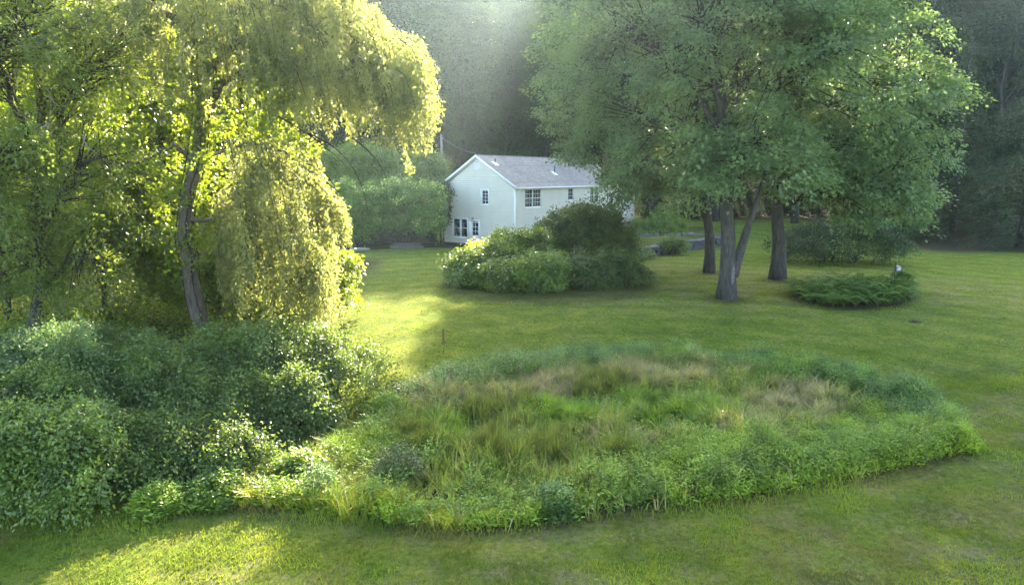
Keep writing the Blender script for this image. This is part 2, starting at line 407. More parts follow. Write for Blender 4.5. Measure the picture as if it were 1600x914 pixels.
def blob_points(blobs, n, shell=.55, zmin=None):
    """cluster centres in a union of ellipsoids, biased outward; returns centre, outward direction"""
    B = np.array(blobs, float); vol = (B[:, 3] * B[:, 4] * B[:, 5]) ** .8; k = rng.choice(len(B), n * 2, p=vol / vol.sum())
    d = rdir(n * 2); d[:, 2] = np.where(d[:, 2] < -.5, -d[:, 2], d[:, 2])
    r = rng.uniform(shell ** 3, 1.08, n * 2) ** (1 / 3)
    r = r * (1 + .12 * rng.normal(size=n * 2)).clip(.6, 1.25)
    P = B[k, :3] + d * r[:, None] * B[k, 3:6]
    keep = np.ones(len(P), bool)
    for b in B:                                      # thin out deep inside another blob
        q = np.linalg.norm((P - b[:3]) / b[3:6], axis=1); keep &= ~((q < shell * .9) & (rng.random(len(P)) < .8))
    if zmin is not None: keep &= P[:, 2] > zmin
    P = P[keep][:n]; k = k[keep][:n]
    ctr = (B[:, :3] * vol[:, None]).sum(0) / vol.sum()
    od = nrm((P - B[k, :3]) / B[k, 3:6] + .4 * nrm(P - ctr))
    return P, od

def knobs(blobs, n):
    """smaller lobes on the surface of each lobe: an uneven outline"""
    out = list(blobs)
    for b in blobs:
        d = rdir(n); d[:, 2] = np.abs(d[:, 2]) * 1.2 - .15
        for q in nrm(d):
            s = rng.uniform(.28, .5); f = rng.uniform(.75, 1.05)
            out.append((b[0] + q[0]*b[3]*f, b[1] + q[1]*b[4]*f, b[2] + q[2]*b[5]*f, b[3]*s, b[4]*s, b[5]*s*rng.uniform(.7, 1.2)))
    return out

def spray_leaves(P, od, per, rc, L, Wd, flat=.22, droop=.25, up=.9, jit=.55):
    """flat leafy sprays round each centre, leaning outward: layered foliage with gaps between"""
    n = len(P); per_i = rng.poisson(per, n).clip(3); k = np.repeat(np.arange(n), per_i); m = len(k)
    cn = nrm(od * (1 - up) + np.array([0, 0, 1.]) * up + .25 * rng.normal(size=(n, 3)))
    e1 = nrm(np.cross(cn, rdir(n))); e2 = np.cross(cn, e1)
    sz = rc * rng.uniform(.6, 1.35, n)
    r = np.sqrt(rng.random(m)) * (1 + .15 * rng.normal(size=m)); th = rng.uniform(0, 2 * math.pi, m)
    ra = r * np.cos(th); rb = r * np.sin(th) * .75; h = rng.normal(size=m) * flat
    rad = e1[k] * ra[:, None] + e2[k] * rb[:, None]
    pos = P[k] + (rad + cn[k] * h[:, None]) * sz[k][:, None]
    pos[:, 2] -= droop * (r ** 2) * sz[k]
    ax = nrm(rad + od[k] * .5 + np.array([0, 0, -.35]) + jit * rng.normal(size=(m, 3)))
    nn = nrm(cn[k] + jit * rng.normal(size=(m, 3)))
    s = rng.uniform(.65, 1.3, m)
    return leaf_quads(pos, ax, nn, L * s, Wd * s)

def bez(a, c, b, n=9):
    t = np.linspace(0, 1, n)[:, None]
    return (1 - t) ** 2 * a + 2 * t * (1 - t) * c + t * t * b

def wobble(P, amt):
    Q = np.array(P, float); n = len(Q)
    Q[1:-1] += rng.normal(size=(n - 2, 3)) * amt
    return Q

def limb_set(trunk, tr, P, nmain, rise=.45, twig=True):
    """main limbs to groups of clusters and thin twigs to each cluster"""
    P = np.asarray(P); K = P[rng.choice(len(P), nmain, replace=False)].copy()
    for _ in range(5):
        a = np.argmin(((P[:, None] - K[None]) ** 2).sum(-1), 1)
        for j in range(nmain):
            if (a == j).any(): K[j] = P[a == j].mean(0)
    limbs = []; twigs = MB()
    T = np.asarray(trunk, float); z0, z1 = T[0, 2], T[-1, 2]
    for j in range(nmain):
        tgt = K[j]; zs = z0 + (tgt[2] - z0) * rise + 0.08 * (z1 - z0); zs = min(max(zs, z0 + .18 * (z1 - z0)), z1 - .05)
        i = np.searchsorted(T[:, 2], zs); i = min(max(i, 1), len(T) - 1)
        f = (zs - T[i-1, 2]) / max(T[i, 2] - T[i-1, 2], 1e-6); s = T[i-1] + (T[i] - T[i-1]) * f; rs = tr[i-1] + (tr[i] - tr[i-1]) * f
        c = s * .45 + tgt * .55; c[2] = max(s[2], tgt[2]) * .6 + .4 * c[2] + .5
        L = wobble(bez(s, c, tgt, 10), .12); r0 = min(rs * .62, .05 + .022 * np.linalg.norm(tgt - s))
        mb = MB(); mb.tube(L, np.linspace(r0, r0 * .3, 10), 7); limbs.append(mb)
        if twig:
            for q in P[a == j]:
                d = ((L[3:] - q) ** 2).sum(1); s2 = L[3 + max(0, int(np.argmin(d)) - int(rng.integers(0, 6)))]
                c2 = (s2 + q) * .5 + np.array([0, 0, .25])
                twigs.tube(bez(s2, c2, q, 4), np.linspace(max(.012, r0 * .28), .008, 4), 3, False)
    return limbs, twigs

def plant(name, base, label, cat, group=None): return thing(name, tuple(base), label, cat, group)

def rel(mb, base):
    mb.v = [v - np.asarray(base) for v in mb.v]; return mb

def broad_tree(name, base, label, cat, trunk, tr, blobs, nclus, per, rc, L, Wd, leaf, bark, group=None, nmain=9, nside=12, extra=None, **kw):
    base = np.asarray(base, float); root = plant(name, base, label, cat, group)
    P, od = blob_points(knobs(blobs, 4), nclus, kw.pop('shell', .5), kw.pop('zmin', None))
    rise = kw.pop('rise', .45)
    limbs, tw = limb_set(trunk, tr, P, nmain, rise)
    mb = MB(); mb.tube(np.asarray(trunk), np.asarray(tr), nside)
    ob('trunk', rel(mb, base).mesh('trunk', M[bark], True), root)
    for l in limbs: ob('limb', rel(l, base).mesh('limb', M[bark], True), root)
    ob('twigs', rel(tw, base).mesh('twigs', M['twig']), root, 'stuff')
    V = spray_leaves(P, od, per, rc, L, Wd, **kw) - base
    ob('crown', qmesh('crown', V, M[leaf]), root, 'stuff')
    return root

def shrub(name, base, label, cat, blobs, nclus, per, rc, L, Wd, leaf, group=None, stems=5, shell=.72, **kw):
    base = np.asarray(base, float); root = plant(name, base, label, cat, group)
    blobs = knobs(blobs, 7)
    P, od = blob_points(blobs, nclus, shell, base[2] + .05)
    kw.setdefault('up', .45); kw.setdefault('flat', .35)
    V = spray_leaves(P, od, per, rc, L, Wd, **kw) - base
    ob('foliage', qmesh('foliage', V, M[leaf]), root, 'stuff')
    mb = MB(); B = np.array(blobs, float)
    for k in range(stems):
        b = B[k % len(B)]; t = b[:3] + np.array([rng.normal() * b[3] * .4, rng.normal() * b[4] * .4, b[5] * .55])
        s = base + np.array([(b[0]-base[0]) * .5 + rng.normal() * .25, (b[1]-base[1]) * .5 + rng.normal() * .2, -.05])
        mb.tube(wobble(bez(s, (s + t) / 2 + np.array([rng.normal() * .3, rng.normal() * .3, .3]), t, 7), .04), np.linspace(.05, .012, 7), 5)
    ob('stems', rel(mb, base).mesh('stems', M['twig']), root, 'stuff')
    return root, P, od

def trunk_path(pts, n=14):
    P = np.array(pts, float); d = np.concatenate([[0], np.cumsum(np.linalg.norm(np.diff(P, axis=0), axis=1))]); t = np.linspace(0, d[-1], n)
    return np.stack([np.interp(t, d, P[:, i]) for i in range(3)], 1)

def flare(n, r0, r1, fl=.5):
    t = np.linspace(0, 1, n); r = r0 + (r1 - r0) * t; r = r * (1 + fl * np.exp(-t * n * .9)); return r

# ------------------------------------------------------------------ house
HC = np.array([.28, 60.4, 0.0]); HR = R(55); HW, HL, EAVE, RIDGE = 8.3, 20.5, 5.5, 8.1
house = thing('house', tuple(HC), 'white clapboard two storey house with grey shingle gable roof', 'house', None, HR)
SLOPE = (RIDGE - EAVE) / (HW / 2)
# openings: (wall, a0, a1, z0, z1) along y on the gable wall, along x on the long wall
OP_G = [(2.95, 3.72, 3.83, 5.10), (5.40, 7.17, .70, 2.42), (4.02, 5.08, .12, 2.30), (3.93, 4.40, 6.95, 7.62)]
OP_F = [(1.51, 4.20, 3.55, 5.20), (9.09, 10.2, 4.0, 5.15), (13.6, 15.6, 3.6, 5.15)]

def body():
    mb = MB(); e = .22
    mb.box((e, e, -.3), (HL - e, HW - e, EAVE - .05))
    P = [(e, e), (e, HW - e)]
    zt = lambda y: EAVE + SLOPE * min(y, HW - y) - .12
    V = [(e, e, EAVE - .05), (e, HW - e, EAVE - .05), (e, HW / 2, RIDGE - .25), (HL - e, e, EAVE - .05), (HL - e, HW - e, EAVE - .05), (HL - e, HW / 2, RIDGE - .25)]
    mb.poly(V, [[0, 2, 1], [3, 4, 5], [0, 3, 5, 2], [1, 2, 5, 4]])
    ob('wall', mb.mesh('wall', M['siding']), house)
    f = MB(); f.box((.03, .03, -.5), (HL - .03, .2, .17)); f.box((.03, .2, -.5), (.2, HW - .03, .17)); f.box((HL - .2, .2, -.5), (HL - .03, HW - .03, .17)); f.box((.2, HW - .2, -.5), (HL - .2, HW - .03, .17))
    ob('foundation', f.mesh('foundation', M['stone']), house)
body()

def clapboards():
    mb = MB(); ex = .19
    def course(fn, a0, a1, z, ops):
        cuts = [(o[0], o[1]) for o in ops if o[2] < z + ex * .5 < o[3]]
        segs = [(a0, a1)]
        for c0, c1 in cuts:
            ns = []
            for s0, s1 in segs:
                if c1 <= s0 or c0 >= s1: ns.append((s0, s1)); continue
                if c0 > s0: ns.append((s0, c0))
                if c1 < s1: ns.append((c1, s1))
            segs = ns
        for s0, s1 in segs:
            if s1 - s0 < .02: continue
            mb.poly([fn(s0, z, .0), fn(s1, z, .0), fn(s1, z, -.038), fn(s0, z, -.038), fn(s1, z + ex, .018), fn(s0, z + ex, .018)], [[0, 1, 2, 3], [3, 2, 4, 5]])
    z = .17
    while z < RIDGE - .3:
        y0, y1 = 0.04, HW - .04
        if z + ex > EAVE - .02: k = (z + ex - EAVE + .12) / SLOPE; y0, y1 = max(.04, k), min(HW - .04, HW - k)
        if y1 > y0: course(lambda a, zz, d: (d, a, zz), y0, y1, z, OP_G); course(lambda a, zz, d: (HL - d, a, zz), y0, y1, z, [])
        if z < EAVE - .25: course(lambda a, zz, d: (a, d, zz), .04, HL - .04, z, OP_F); course(lambda a, zz, d: (a, HW - d, zz), .04, HL - .04, z, [])
        z += ex
    ob('clapboards', mb.mesh('clapboards', M['siding']), house, 'stuff')
clapboards()

def trim():
    for x, y in ((0, 0), (0, HW), (HL, 0), (HL, HW)):
        m = MB(); sx = 1 if x == 0 else -1; sy = 1 if y == 0 else -1
        m.box((min(x - .035*sx, x + .1*sx), min(y - .035*sy, y + .1*sy), .17), (max(x - .035*sx, x + .1*sx), max(y - .035*sy, y + .1*sy), EAVE - .18))
        ob('corner_board', m.mesh('corner_board', M['white']), house)
trim()

def roof():
    ov, oe, th = .3, .42, .14
    uvs = []
    mb = MB(); n = 34
    for side in (0, 1):
        for k in range(n):
            s0 = -oe + (HW / 2 + oe) * k / n; s1 = -oe + (HW / 2 + oe) * (k + 1) / n
            f = lambda s, d: (s if side == 0 else HW - s, EAVE + SLOPE * s + th + d)
            (ya, za), (yb, zb), (yc, zc) = f(s0, .018), f(s1, .002), f(s0, 0)
            V = [(-ov, ya, za), (HL + ov, ya, za), (HL + ov, yb, zb), (-ov, yb, zb), (-ov, yc, zc), (HL + ov, yc, zc)]
            F = [[0, 1, 2, 3], [4, 5, 1, 0]] if side == 0 else [[3, 2, 1, 0], [0, 1, 5, 4]]
            mb.poly(V, F)
    me = mb.mesh('roof', M['shingle'])
    uv = me.uv_layers.new(name='uv'); co = np.empty(len(me.vertices) * 3); me.vertices.foreach_get('co', co); co = co.reshape(-1, 3)
    li = np.empty(len(me.loops), int); me.loops.foreach_get('vertex_index', li)
    U = np.stack([co[li, 0] + .03, np.minimum(co[li, 1], HW - co[li, 1]) * math.hypot(1, SLOPE)], 1)
    uv.data.foreach_set('uv', U.ravel().astype(np.float32))
    rf = ob('roof', me, house)
    d = MB()
    for side in (0, 1):
        f = lambda s: (s if side == 0 else HW - s, EAVE + SLOPE * s + th - .02)
        (ya, za), (yb, zb) = f(-oe + .02), f(HW / 2)
        d.poly([(-ov + .02, ya, za), (HL + ov - .02, ya, za), (HL + ov - .02, yb, zb), (-ov + .02, yb, zb), (-ov + .02, ya, za - .1), (HL + ov - .02, ya, za - .1), (HL + ov - .02, yb, zb - .1), (-ov + .02, yb, zb - .1)],
               [[0,1,2,3],[7,6,5,4],[0,4,5,1],[0,3,7,4],[1,5,6,2]])
    ob('roof_deck', d.mesh('roof_deck', M['white']), house)
    rc = MB(); y, z = HW / 2, RIDGE + th + .012
    rc.poly([(-ov, y - .16, z - .1), (HL + ov, y - .16, z - .1), (HL + ov, y, z + .012), (-ov, y, z + .012), (-ov, y + .16, z - .1), (HL + ov, y + .16, z - .1)], [[0,1,2,3],[3,2,5,4]])
    ob('ridge_cap', rc.mesh('ridge_cap', M['shingle']), rf)
    for xx, sg in ((-ov, -1), (HL + ov, 1)):         # rake boards
        for side in (0, 1):
            m = MB(); f = lambda s: (s if side == 0 else HW - s, EAVE + SLOPE * s + th)
            (ya, za), (yb, zb) = f(-oe), f(HW / 2)
            x0, x1 = sorted((xx, xx + sg * .035))
            V = []
            for x in (x0, x1): V += [(x, ya, za - .24), (x, yb, zb - .24), (x, yb, zb + .0), (x, ya, za + .0)]
            m.poly(V, [[0,1,2,3],[7,6,5,4],[0,4,5,1],[3,2,6,7],[0,3,7,4],[1,5,6,2]]); ob('rake_board', m.mesh('rake_board', M['white']), house)
    for side in (0, 1):
        y = -oe if side == 0 else HW + oe; s = -1 if side == 0 else 1; z = EAVE - SLOPE * oe + th
        m = MB(); a, b = sorted((y + s * .004, y + s * .12)); m.box((-ov + .05, a, z - .13), (HL + ov - .05, b, z - .02)); ob('gutter', m.mesh('gutter', M['white']), house)
        m = MB(); a, b = sorted((y + (-s) * .02, -.01 if side == 0 else HW + .01)); m.box((-ov + .06, a, z - .16), (HL + ov - .06, b, z - .135)); ob('soffit', m.mesh('soffit', M['white']), house)
    m = MB(); z = EAVE - SLOPE * oe + th - .12
    m.tube([(.22, -oe - .06, z), (.22, -oe - .04, z - .12), (.2, -.12, z - .34), (.17, -.075, z - .5), (.17, -.075, .2)], .045, 8); ob('downspout', m.mesh('downspout', M['white'], True), house)
roof()

def window(wall, a0, a1, z0, z1, cols, rows, sashes=1, depth=.07, double_hung=False, name='window'):
    root = bpy.data.objects.new(name, None); C.objects.link(root); root.parent = house
    if wall == 'g': T = lambda a, d, z: (-d, a, z)      # d is outward
    else: T = lambda a, d, z: (a, -d, z)
    def box(mb, a, b, c, d, e, f):
        p, q = T(a, c, e), T(b, d, f); lo = np.minimum(p, q); hi = np.maximum(p, q); mb.box(lo, hi)
    fr = MB(); cw = .09
    box(fr, a0 - cw, a0, -.2, .05, z0 - .02, z1 + cw); box(fr, a1, a1 + cw, -.2, .05, z0 - .02, z1 + cw)
    box(fr, a0, a1, -.2, .053, z1, z1 + cw + .003); box(fr, a0 - cw - .03, a1 + cw + .03, -.2, .08, z0 - .08, z0 - .021); box(fr, a0, a1, -.2, -depth, z0 - .02, z0 + .003)
    ob('frame', fr.mesh('frame', M['white']), root)
    g = (a1 - a0); sw = g / sashes
    for s in range(sashes):
        b0 = a0 + s * sw + .004 + (.03 if s else 0); b1 = a0 + (s + 1) * sw - .004 - (.03 if s < sashes - 1 else 0)
        if s: mb = MB(); box(mb, a0 + s * sw - .03, a0 + s * sw + .03, -.2, -.01, z0 + .004, z1 - .004); ob('mullion', mb.mesh('mullion', M['white']), root)
        sa = MB(); r = .05
        box(sa, b0, b0 + r, -depth - .03, -depth, z0 + .004, z1 - .004); box(sa, b1 - r, b1, -depth - .03, -depth, z0 + .004, z1 - .004)
        box(sa, b0 + r, b1 - r, -depth - .03, -depth, z0 + .004, z0 + .06); box(sa, b0 + r, b1 - r, -depth - .03, -depth, z1 - .06, z1 - .004)
        zm = (z0 + z1) / 2
        if double_hung: box(sa, b0 + r, b1 - r, -depth - .03, -depth + .012, zm - .03, zm + .03)
        ob('sash', sa.mesh('sash', M['white']), root)
        mu = MB(); ia, ib = b0 + r, b1 - r; iz0, iz1 = z0 + .06, z1 - .06
        if cols > 1 or rows > 1:
            for c in range(1, cols): x = ia + (ib - ia) * c / cols; box(mu, x - .012, x + .012, -depth - .02, -depth - .004, iz0, iz1)
            for rr in range(1, rows):
                zz = iz0 + (iz1 - iz0) * rr / rows
                if double_hung and abs(zz - zm) < .05: continue
                box(mu, ia, ib, -depth - .021, -depth - .003, zz - .012, zz + .012)
            if mu.n: ob('muntins', mu.mesh('muntins', M['white']), root)
        for c in range(cols):                            # each pane is a piece
            for rr in range(rows):
                p = MB(); x0 = ia + (ib - ia) * c / cols + .012; x1 = ia + (ib - ia) * (c + 1) / cols - .012
                y0 = iz0 + (iz1 - iz0) * rr / rows + .012; y1 = iz0 + (iz1 - iz0) * (rr + 1) / rows - .012
                box(p, x0, x1, -depth - .018, -depth - .012, y0, y1); ob('pane', p.mesh('pane', M['glass']), root)
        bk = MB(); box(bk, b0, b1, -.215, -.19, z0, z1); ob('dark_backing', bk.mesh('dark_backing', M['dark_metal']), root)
    return root
window('g', *OP_G[0], 2, 4)
window('g', *OP_G[1], 1, 2, 2, .14, True)
window('f', *OP_F[0], 3, 4, 2, .05, True)
window('f', *OP_F[1], 2, 3, 1, .05)
window('f', *OP_F[2], 2, 4, 2, .05, True)

def door():
    a0, a1, z0, z1 = OP_G[2]
    root = bpy.data.objects.new('door', None); C.objects.link(root); root.parent = house; root['label'] = 'white glazed door on the gable wall'
    def box(mb, a, b, c, d, e, f): mb.box((-d, a, e), (-c, b, f))
    fr = MB(); cw = .1
    box(fr, a0 - cw, a0, -.2, .05, z0 - .02, z1 + cw); box(fr, a1, a1 + cw, -.2, .05, z0 - .02, z1 + cw); box(fr, a0, a1, -.2, .053, z1, z1 + cw + .003); box(fr, a0, a1, -.2, .12, z0 - .1, z0)
    ob('frame', fr.mesh('frame', M['white']), root)
    sl_ = MB(); g0, g1, h0, h1 = a0 + .17, a1 - .2, .95, 2.12
    box(sl_, a0 + .005, g0, -.14, -.09, z0 + .01, z1 - .01); box(sl_, g1, a1 - .005, -.14, -.09, z0 + .01, z1 - .01); box(sl_, g0, g1, -.14, -.09, z0 + .01, h0); box(sl_, g0, g1, -.14, -.09, h1, z1 - .01)
    ob('slab', sl_.mesh('slab', M['white']), root)
    mu = MB(); x = (g0 + g1) / 2; box(mu, x - .015, x + .015, -.125, -.1, h0, h1)
    for k in (1, 2): zz = h0 + (h1 - h0) * k / 3; box(mu, g0, g1, -.124, -.101, zz - .015, zz + .015)
    ob('muntins', mu.mesh('muntins', M['white']), root)
    for c in range(2):
        for r_ in range(3):
            p = MB(); box(p, g0 + (g1 - g0) * c / 2 + .01, g0 + (g1 - g0) * (c + 1) / 2 - .01, -.118, -.112, h0 + (h1 - h0) * r_ / 3 + .01, h0 + (h1 - h0) * (r_ + 1) / 3 - .01)
            ob('pane', p.mesh('pane', M['glass']), root)
    k = MB(); k.tube([(.09, a0 + .1, 1.05), (.02, a0 + .1, 1.05)], .03, 8); ob('handle', k.mesh('handle', M['metal'], True), root)
    lamp = MB(); ym = (a0 + a1) / 2 + .1
    lamp.box((-.12, ym - .09, z1 + .18), (.0, ym + .09, z1 + .24)); lamp.tube([(-.1, ym, z1 + .24), (-.16, ym, z1 + .34), (-.2, ym, z1 + .26)], .02, 6); lamp.tube([(-.2, ym, z1 + .28), (-.2, ym, z1 + .16)], [.05, .09], 8)
    ob('wall_lamp', lamp.mesh('wall_lamp', M['metal']), house)
    a0, a1, z0, z1 = OP_G[3]; v = MB()
    box(v, a0 - .05, a0, -.1, .05, z0 - .05, z1 + .05); box(v, a1, a1 + .05, -.1, .05, z0 - .05, z1 + .05); box(v, a0, a1, -.1, .052, z1, z1 + .05); box(v, a0, a1, -.1, .052, z0 - .05, z0)
    for k in range(8):
        z = z0 + (z1 - z0) * k / 8; v.poly([(-.03, a0, z), (-.03, a1, z), (.05, a1, z + .1), (.05, a0, z + .1)], [[0, 1, 2, 3]])
    ob('gable_vent', v.mesh('gable_vent', M['white']), house)
door()

def pipes():
    for x, y, h in ((1.0, 2.9, .45), (9.0, 1.5, .75)):
        z = EAVE + SLOPE * y + .14
        root = bpy.data.objects.new('vent_pipe', None); C.objects.link(root); root.parent = house
        m = MB(); m.tube([(x, y, z - .1), (x, y, z + h)], .055, 10); ob('pipe', m.mesh('pipe', M['vent_metal'], True), root)
        m = MB(); b = .28
        m.poly([(x-b, y-b, z - SLOPE*b + .03), (x+b, y-b, z - SLOPE*b + .03), (x+b, y+b, z + SLOPE*b + .03), (x-b, y+b, z + SLOPE*b + .03)], [[0,1,2,3]])
        m.tube([(x, y, z), (x, y, z + .12)], [.13, .07], 10); ob('flashing', m.mesh('flashing', M['white']), root)
    ch = MB(); ch.box((18.7, 4.4, 6.5), (19.4, 5.05, 8.75)); c = ob('chimney', ch.mesh('chimney', M['brick']), house)
    cp = MB(); cp.box((18.64, 4.34, 8.75), (19.46, 5.11, 8.83)); cp.tube([(19.05, 4.7, 8.83), (19.05, 4.7, 9.05)], .13, 10); ob('chimney_cap', cp.mesh('chimney_cap', M['flag']), c)
    # lower wing beyond the far gable
    wg = MB(); wg.box((HL, 1.6, -.3), (HL + 7.5, 7.0, 4.9)); ob('wing_wall', wg.mesh('wing_wall', M['siding']), house)
    m = MB(); e = 4.9; rz_ = 6.9
    V = []
    for x in (HL - .1, HL + 7.8): V += [(x, 1.2, e - .1), (x, 4.3, rz_), (x, 7.4, e - .1), (x, 1.2, e + .06), (x, 4.3, rz_ + .16), (x, 7.4, e + .06)]
    m.poly(V, [[3,9,10,4],[4,10,11,5],[0,1,7,6],[1,2,8,7],[0,6,9,3],[2,5,11,8],[6,7,10,9],[7,8,11,10],[0,3,4,1],[1,4,5,2]])
    ob('wing_roof', m.mesh('wing_roof', M['shingle']), house)
pipes()

# ------------------------------------------------------------------ the three maples
def add(base, pts): return [tuple(np.asarray(base) + np.array(p)) for p in pts]
bA = G(1135, 466); bB = G(1108, 426); bC = G(1215, 436)
def maples():
    b = bA; tp = trunk_path([b - [0, 0, .2], b + [.0, 0, 1.5], W(1138, 370, b[1]), W(1128, 200, b[1] + .5), W(1122, 60, b[1] + .8), W(1130, -120, b[1] + 1)], 18)
    r = broad_tree('maple_tree', b, 'front maple with pale grey forked trunk scarred near its base', 'tree', tp, flare(18, .41, .10, .5),
        [(b[0]-.3, b[1], 14.5, 5.5, 4.5, 7), (b[0]-4.2, b[1]+1.5, 11.5, 4, 3.8, 5), (b[0]+3.8, b[1]-.5, 10.5, 4.4, 3.8, 5), (b[0]+.5, b[1]-1.2, 6.4, 3.6, 3, 2.2), (b[0]-3, b[1]+.5, 7.2, 3, 3, 2.3), (b[0]+1, b[1]+1, 21, 4.5, 4.5, 4), (b[0]+.8, b[1]-2.6, 6.6, 4.2, 2, 2.4), (b[0]-1, b[1]-3.5, 12, 4.5, 2, 4.5)],
        760, 128, 1.1, .20, .14, 'maple', 'bark_maple', 'maples shading the right lawn', 12, 16, rise=.5, zmin=3.6, jit=.42, flat=.17, up=.85)
    # second stem of the fork, and the bare scar on the trunk
    m = MB(); s = b + np.array([.25, -.05, 1.2]); m.tube(bez(s, s + np.array([.3, 0, 1.2]), W(1172, 345, b[1] - .3), 8), np.linspace(.30, .17, 8), 10)
    m.tube(bez(W(1172, 345, b[1] - .3), W(1190, 300, b[1] - .4), W(1215, 200, b[1] - .4), 8), np.linspace(.17, .06, 8), 8)
    ob('limb', rel(m, b).mesh('limb', M['bark_maple'], True), r)
    m = MB(); p = b + np.array([.10, -.47, 1.3])
    m.poly([p + [-.03, 0, -.5], p + [.10, .0, -.35], p + [.13, -.02, .3], p + [.04, -.02, .7], p + [-.06, -.02, .25]], [[0, 1, 2, 3, 4]])
    ob('bare_scar', rel(m, b).mesh('bare_scar', M['timber']), r)
    b = bB; tp = trunk_path([b - [0, 0, .2], b + [0, 0, 2], W(1104, 330, b[1]), W(1090, 180, b[1]), W(1080, 0, b[1]), W(1078, -130, b[1])], 18)
    broad_tree('maple_tree', b, 'left rear maple with dark slim trunk and boughs over the house roof', 'tree', tp, flare(18, .31, .09, .5),
        [(b[0]-5.5, b[1]+1, 12.6, 5, 4.5, 6), (b[0]-9.2, b[1]-.5, 11.4, 2.6, 3, 4.2), (b[0]-6.8, b[1]-2, 8, 3.2, 3, 2.6), (b[0]-3.2, b[1]+.5, 6.2, 3.2, 3, 1.9), (b[0]-1, b[1]+1, 20, 6, 5, 6.5), (b[0]-6.5, b[1]+1, 19, 3.6, 4, 5), (b[0]-3.6, b[1]-.5, 4.7, 3.4, 2.6, 1.7), (b[0]-5.6, b[1]+.3, 5.5, 2.6, 2.4, 1.5)],
        720, 128, 1.15, .20, .14, 'maple', 'bark_dark', 'maples shading the right lawn', 12, 14, rise=.5, zmin=2.9, jit=.42, flat=.17, up=.85)
    b = bC; tp = trunk_path([b - [0, 0, .2], b + [0, 0, 2], W(1214, 340, b[1]), W(1222, 180, b[1]), W(1230, 0, b[1]), W(1240, -130, b[1])], 18)
    broad_tree('maple_tree', b, 'right maple with thick dark trunk and low boughs above the fern bed', 'tree', tp, flare(18, .41, .10, .5),
        [(b[0]+2.2, b[1]-1, 13.5, 5.0, 5, 6.5), (b[0]+5.0, b[1]-2, 8.2, 3.6, 3.5, 4.0), (b[0]+4.6, b[1]-3, 4.6, 3.0, 2.6, 2.2), (b[0]+.9, b[1], 20.5, 6.0, 5.5, 6), (b[0]+6.6, b[1]-1, 11.6, 1.8, 2.2, 2.2), (b[0]+1.5, b[1]-2.5, 7.5, 3, 2.5, 2.6), (b[0]+5.6, b[1]-1.5, 5.6, 2.4, 2.4, 3.0), (b[0]+2.6, b[1]-3, 5.4, 2.6, 2, 2.0)],
        760, 128, 1.12, .20, .14, 'maple', 'bark_dark', 'maples shading the right lawn', 13, 14, rise=.5, zmin=2.2, jit=.42, flat=.17, up=.85)
maples()

# ------------------------------------------------------------------ willow
def strands(starts, lens, out, mat_step=.045, leafL=.12, leafW=.045, dens=1.0):
    """hanging leafy withes"""
    Vs = []; n = np.maximum((lens / mat_step * dens * rng.uniform(.4, 1.6, len(lens))).astype(int), 4)
    k = np.repeat(np.arange(len(starts)), n); m = len(k)
    t = rng.random(m) ** .85
    nd = rng.random((len(starts), 7)); t = np.where(rng.random(m) < .6, np.clip(nd[k, rng.integers(0, 7, m)] + .035 * rng.normal(size=m), 0, 1), t)
    ph = rng.uniform(0, 6.28, len(starts)); sw = .12 * np.sin(ph[k] + t * 4)
    pos = starts[k] + out[k] * (np.sqrt(t) * .55)[:, None] * np.minimum(lens[k], 2)[:, None] * .45
    pos[:, 2] -= lens[k] * t ** 1.15
    pos[:, 0] += sw * .5; pos += rng.normal(size=(m, 3)) * np.array([.075, .075, .06])
    ax = nrm(np.array([0, 0, -1.0]) + .75 * rng.normal(size=(m, 3)))
    s = rng.uniform(.6, 1.4, m)
    return leaf_quads(pos, ax, rdir(m), leafL * s, leafW * s)

def px_region_points(poly_px, n, Y0, Ys):
    P = np.array(poly_px, float); lo, hi = P.min(0), P.max(0); out = []
    while sum(len(o) for o in out) < n:
        q = lo + (hi - lo) * rng.random((n, 2)); k = in_poly(q[:, 0], q[:, 1], poly_px); out.append(q[k])
    q = np.concatenate(out)[:n]; Y = Y0 + Ys * rng.normal(size=n).clip(-1.8, 1.8)
    return np.array([W(a, b, y) for (a, b), y in zip(q, Y)])

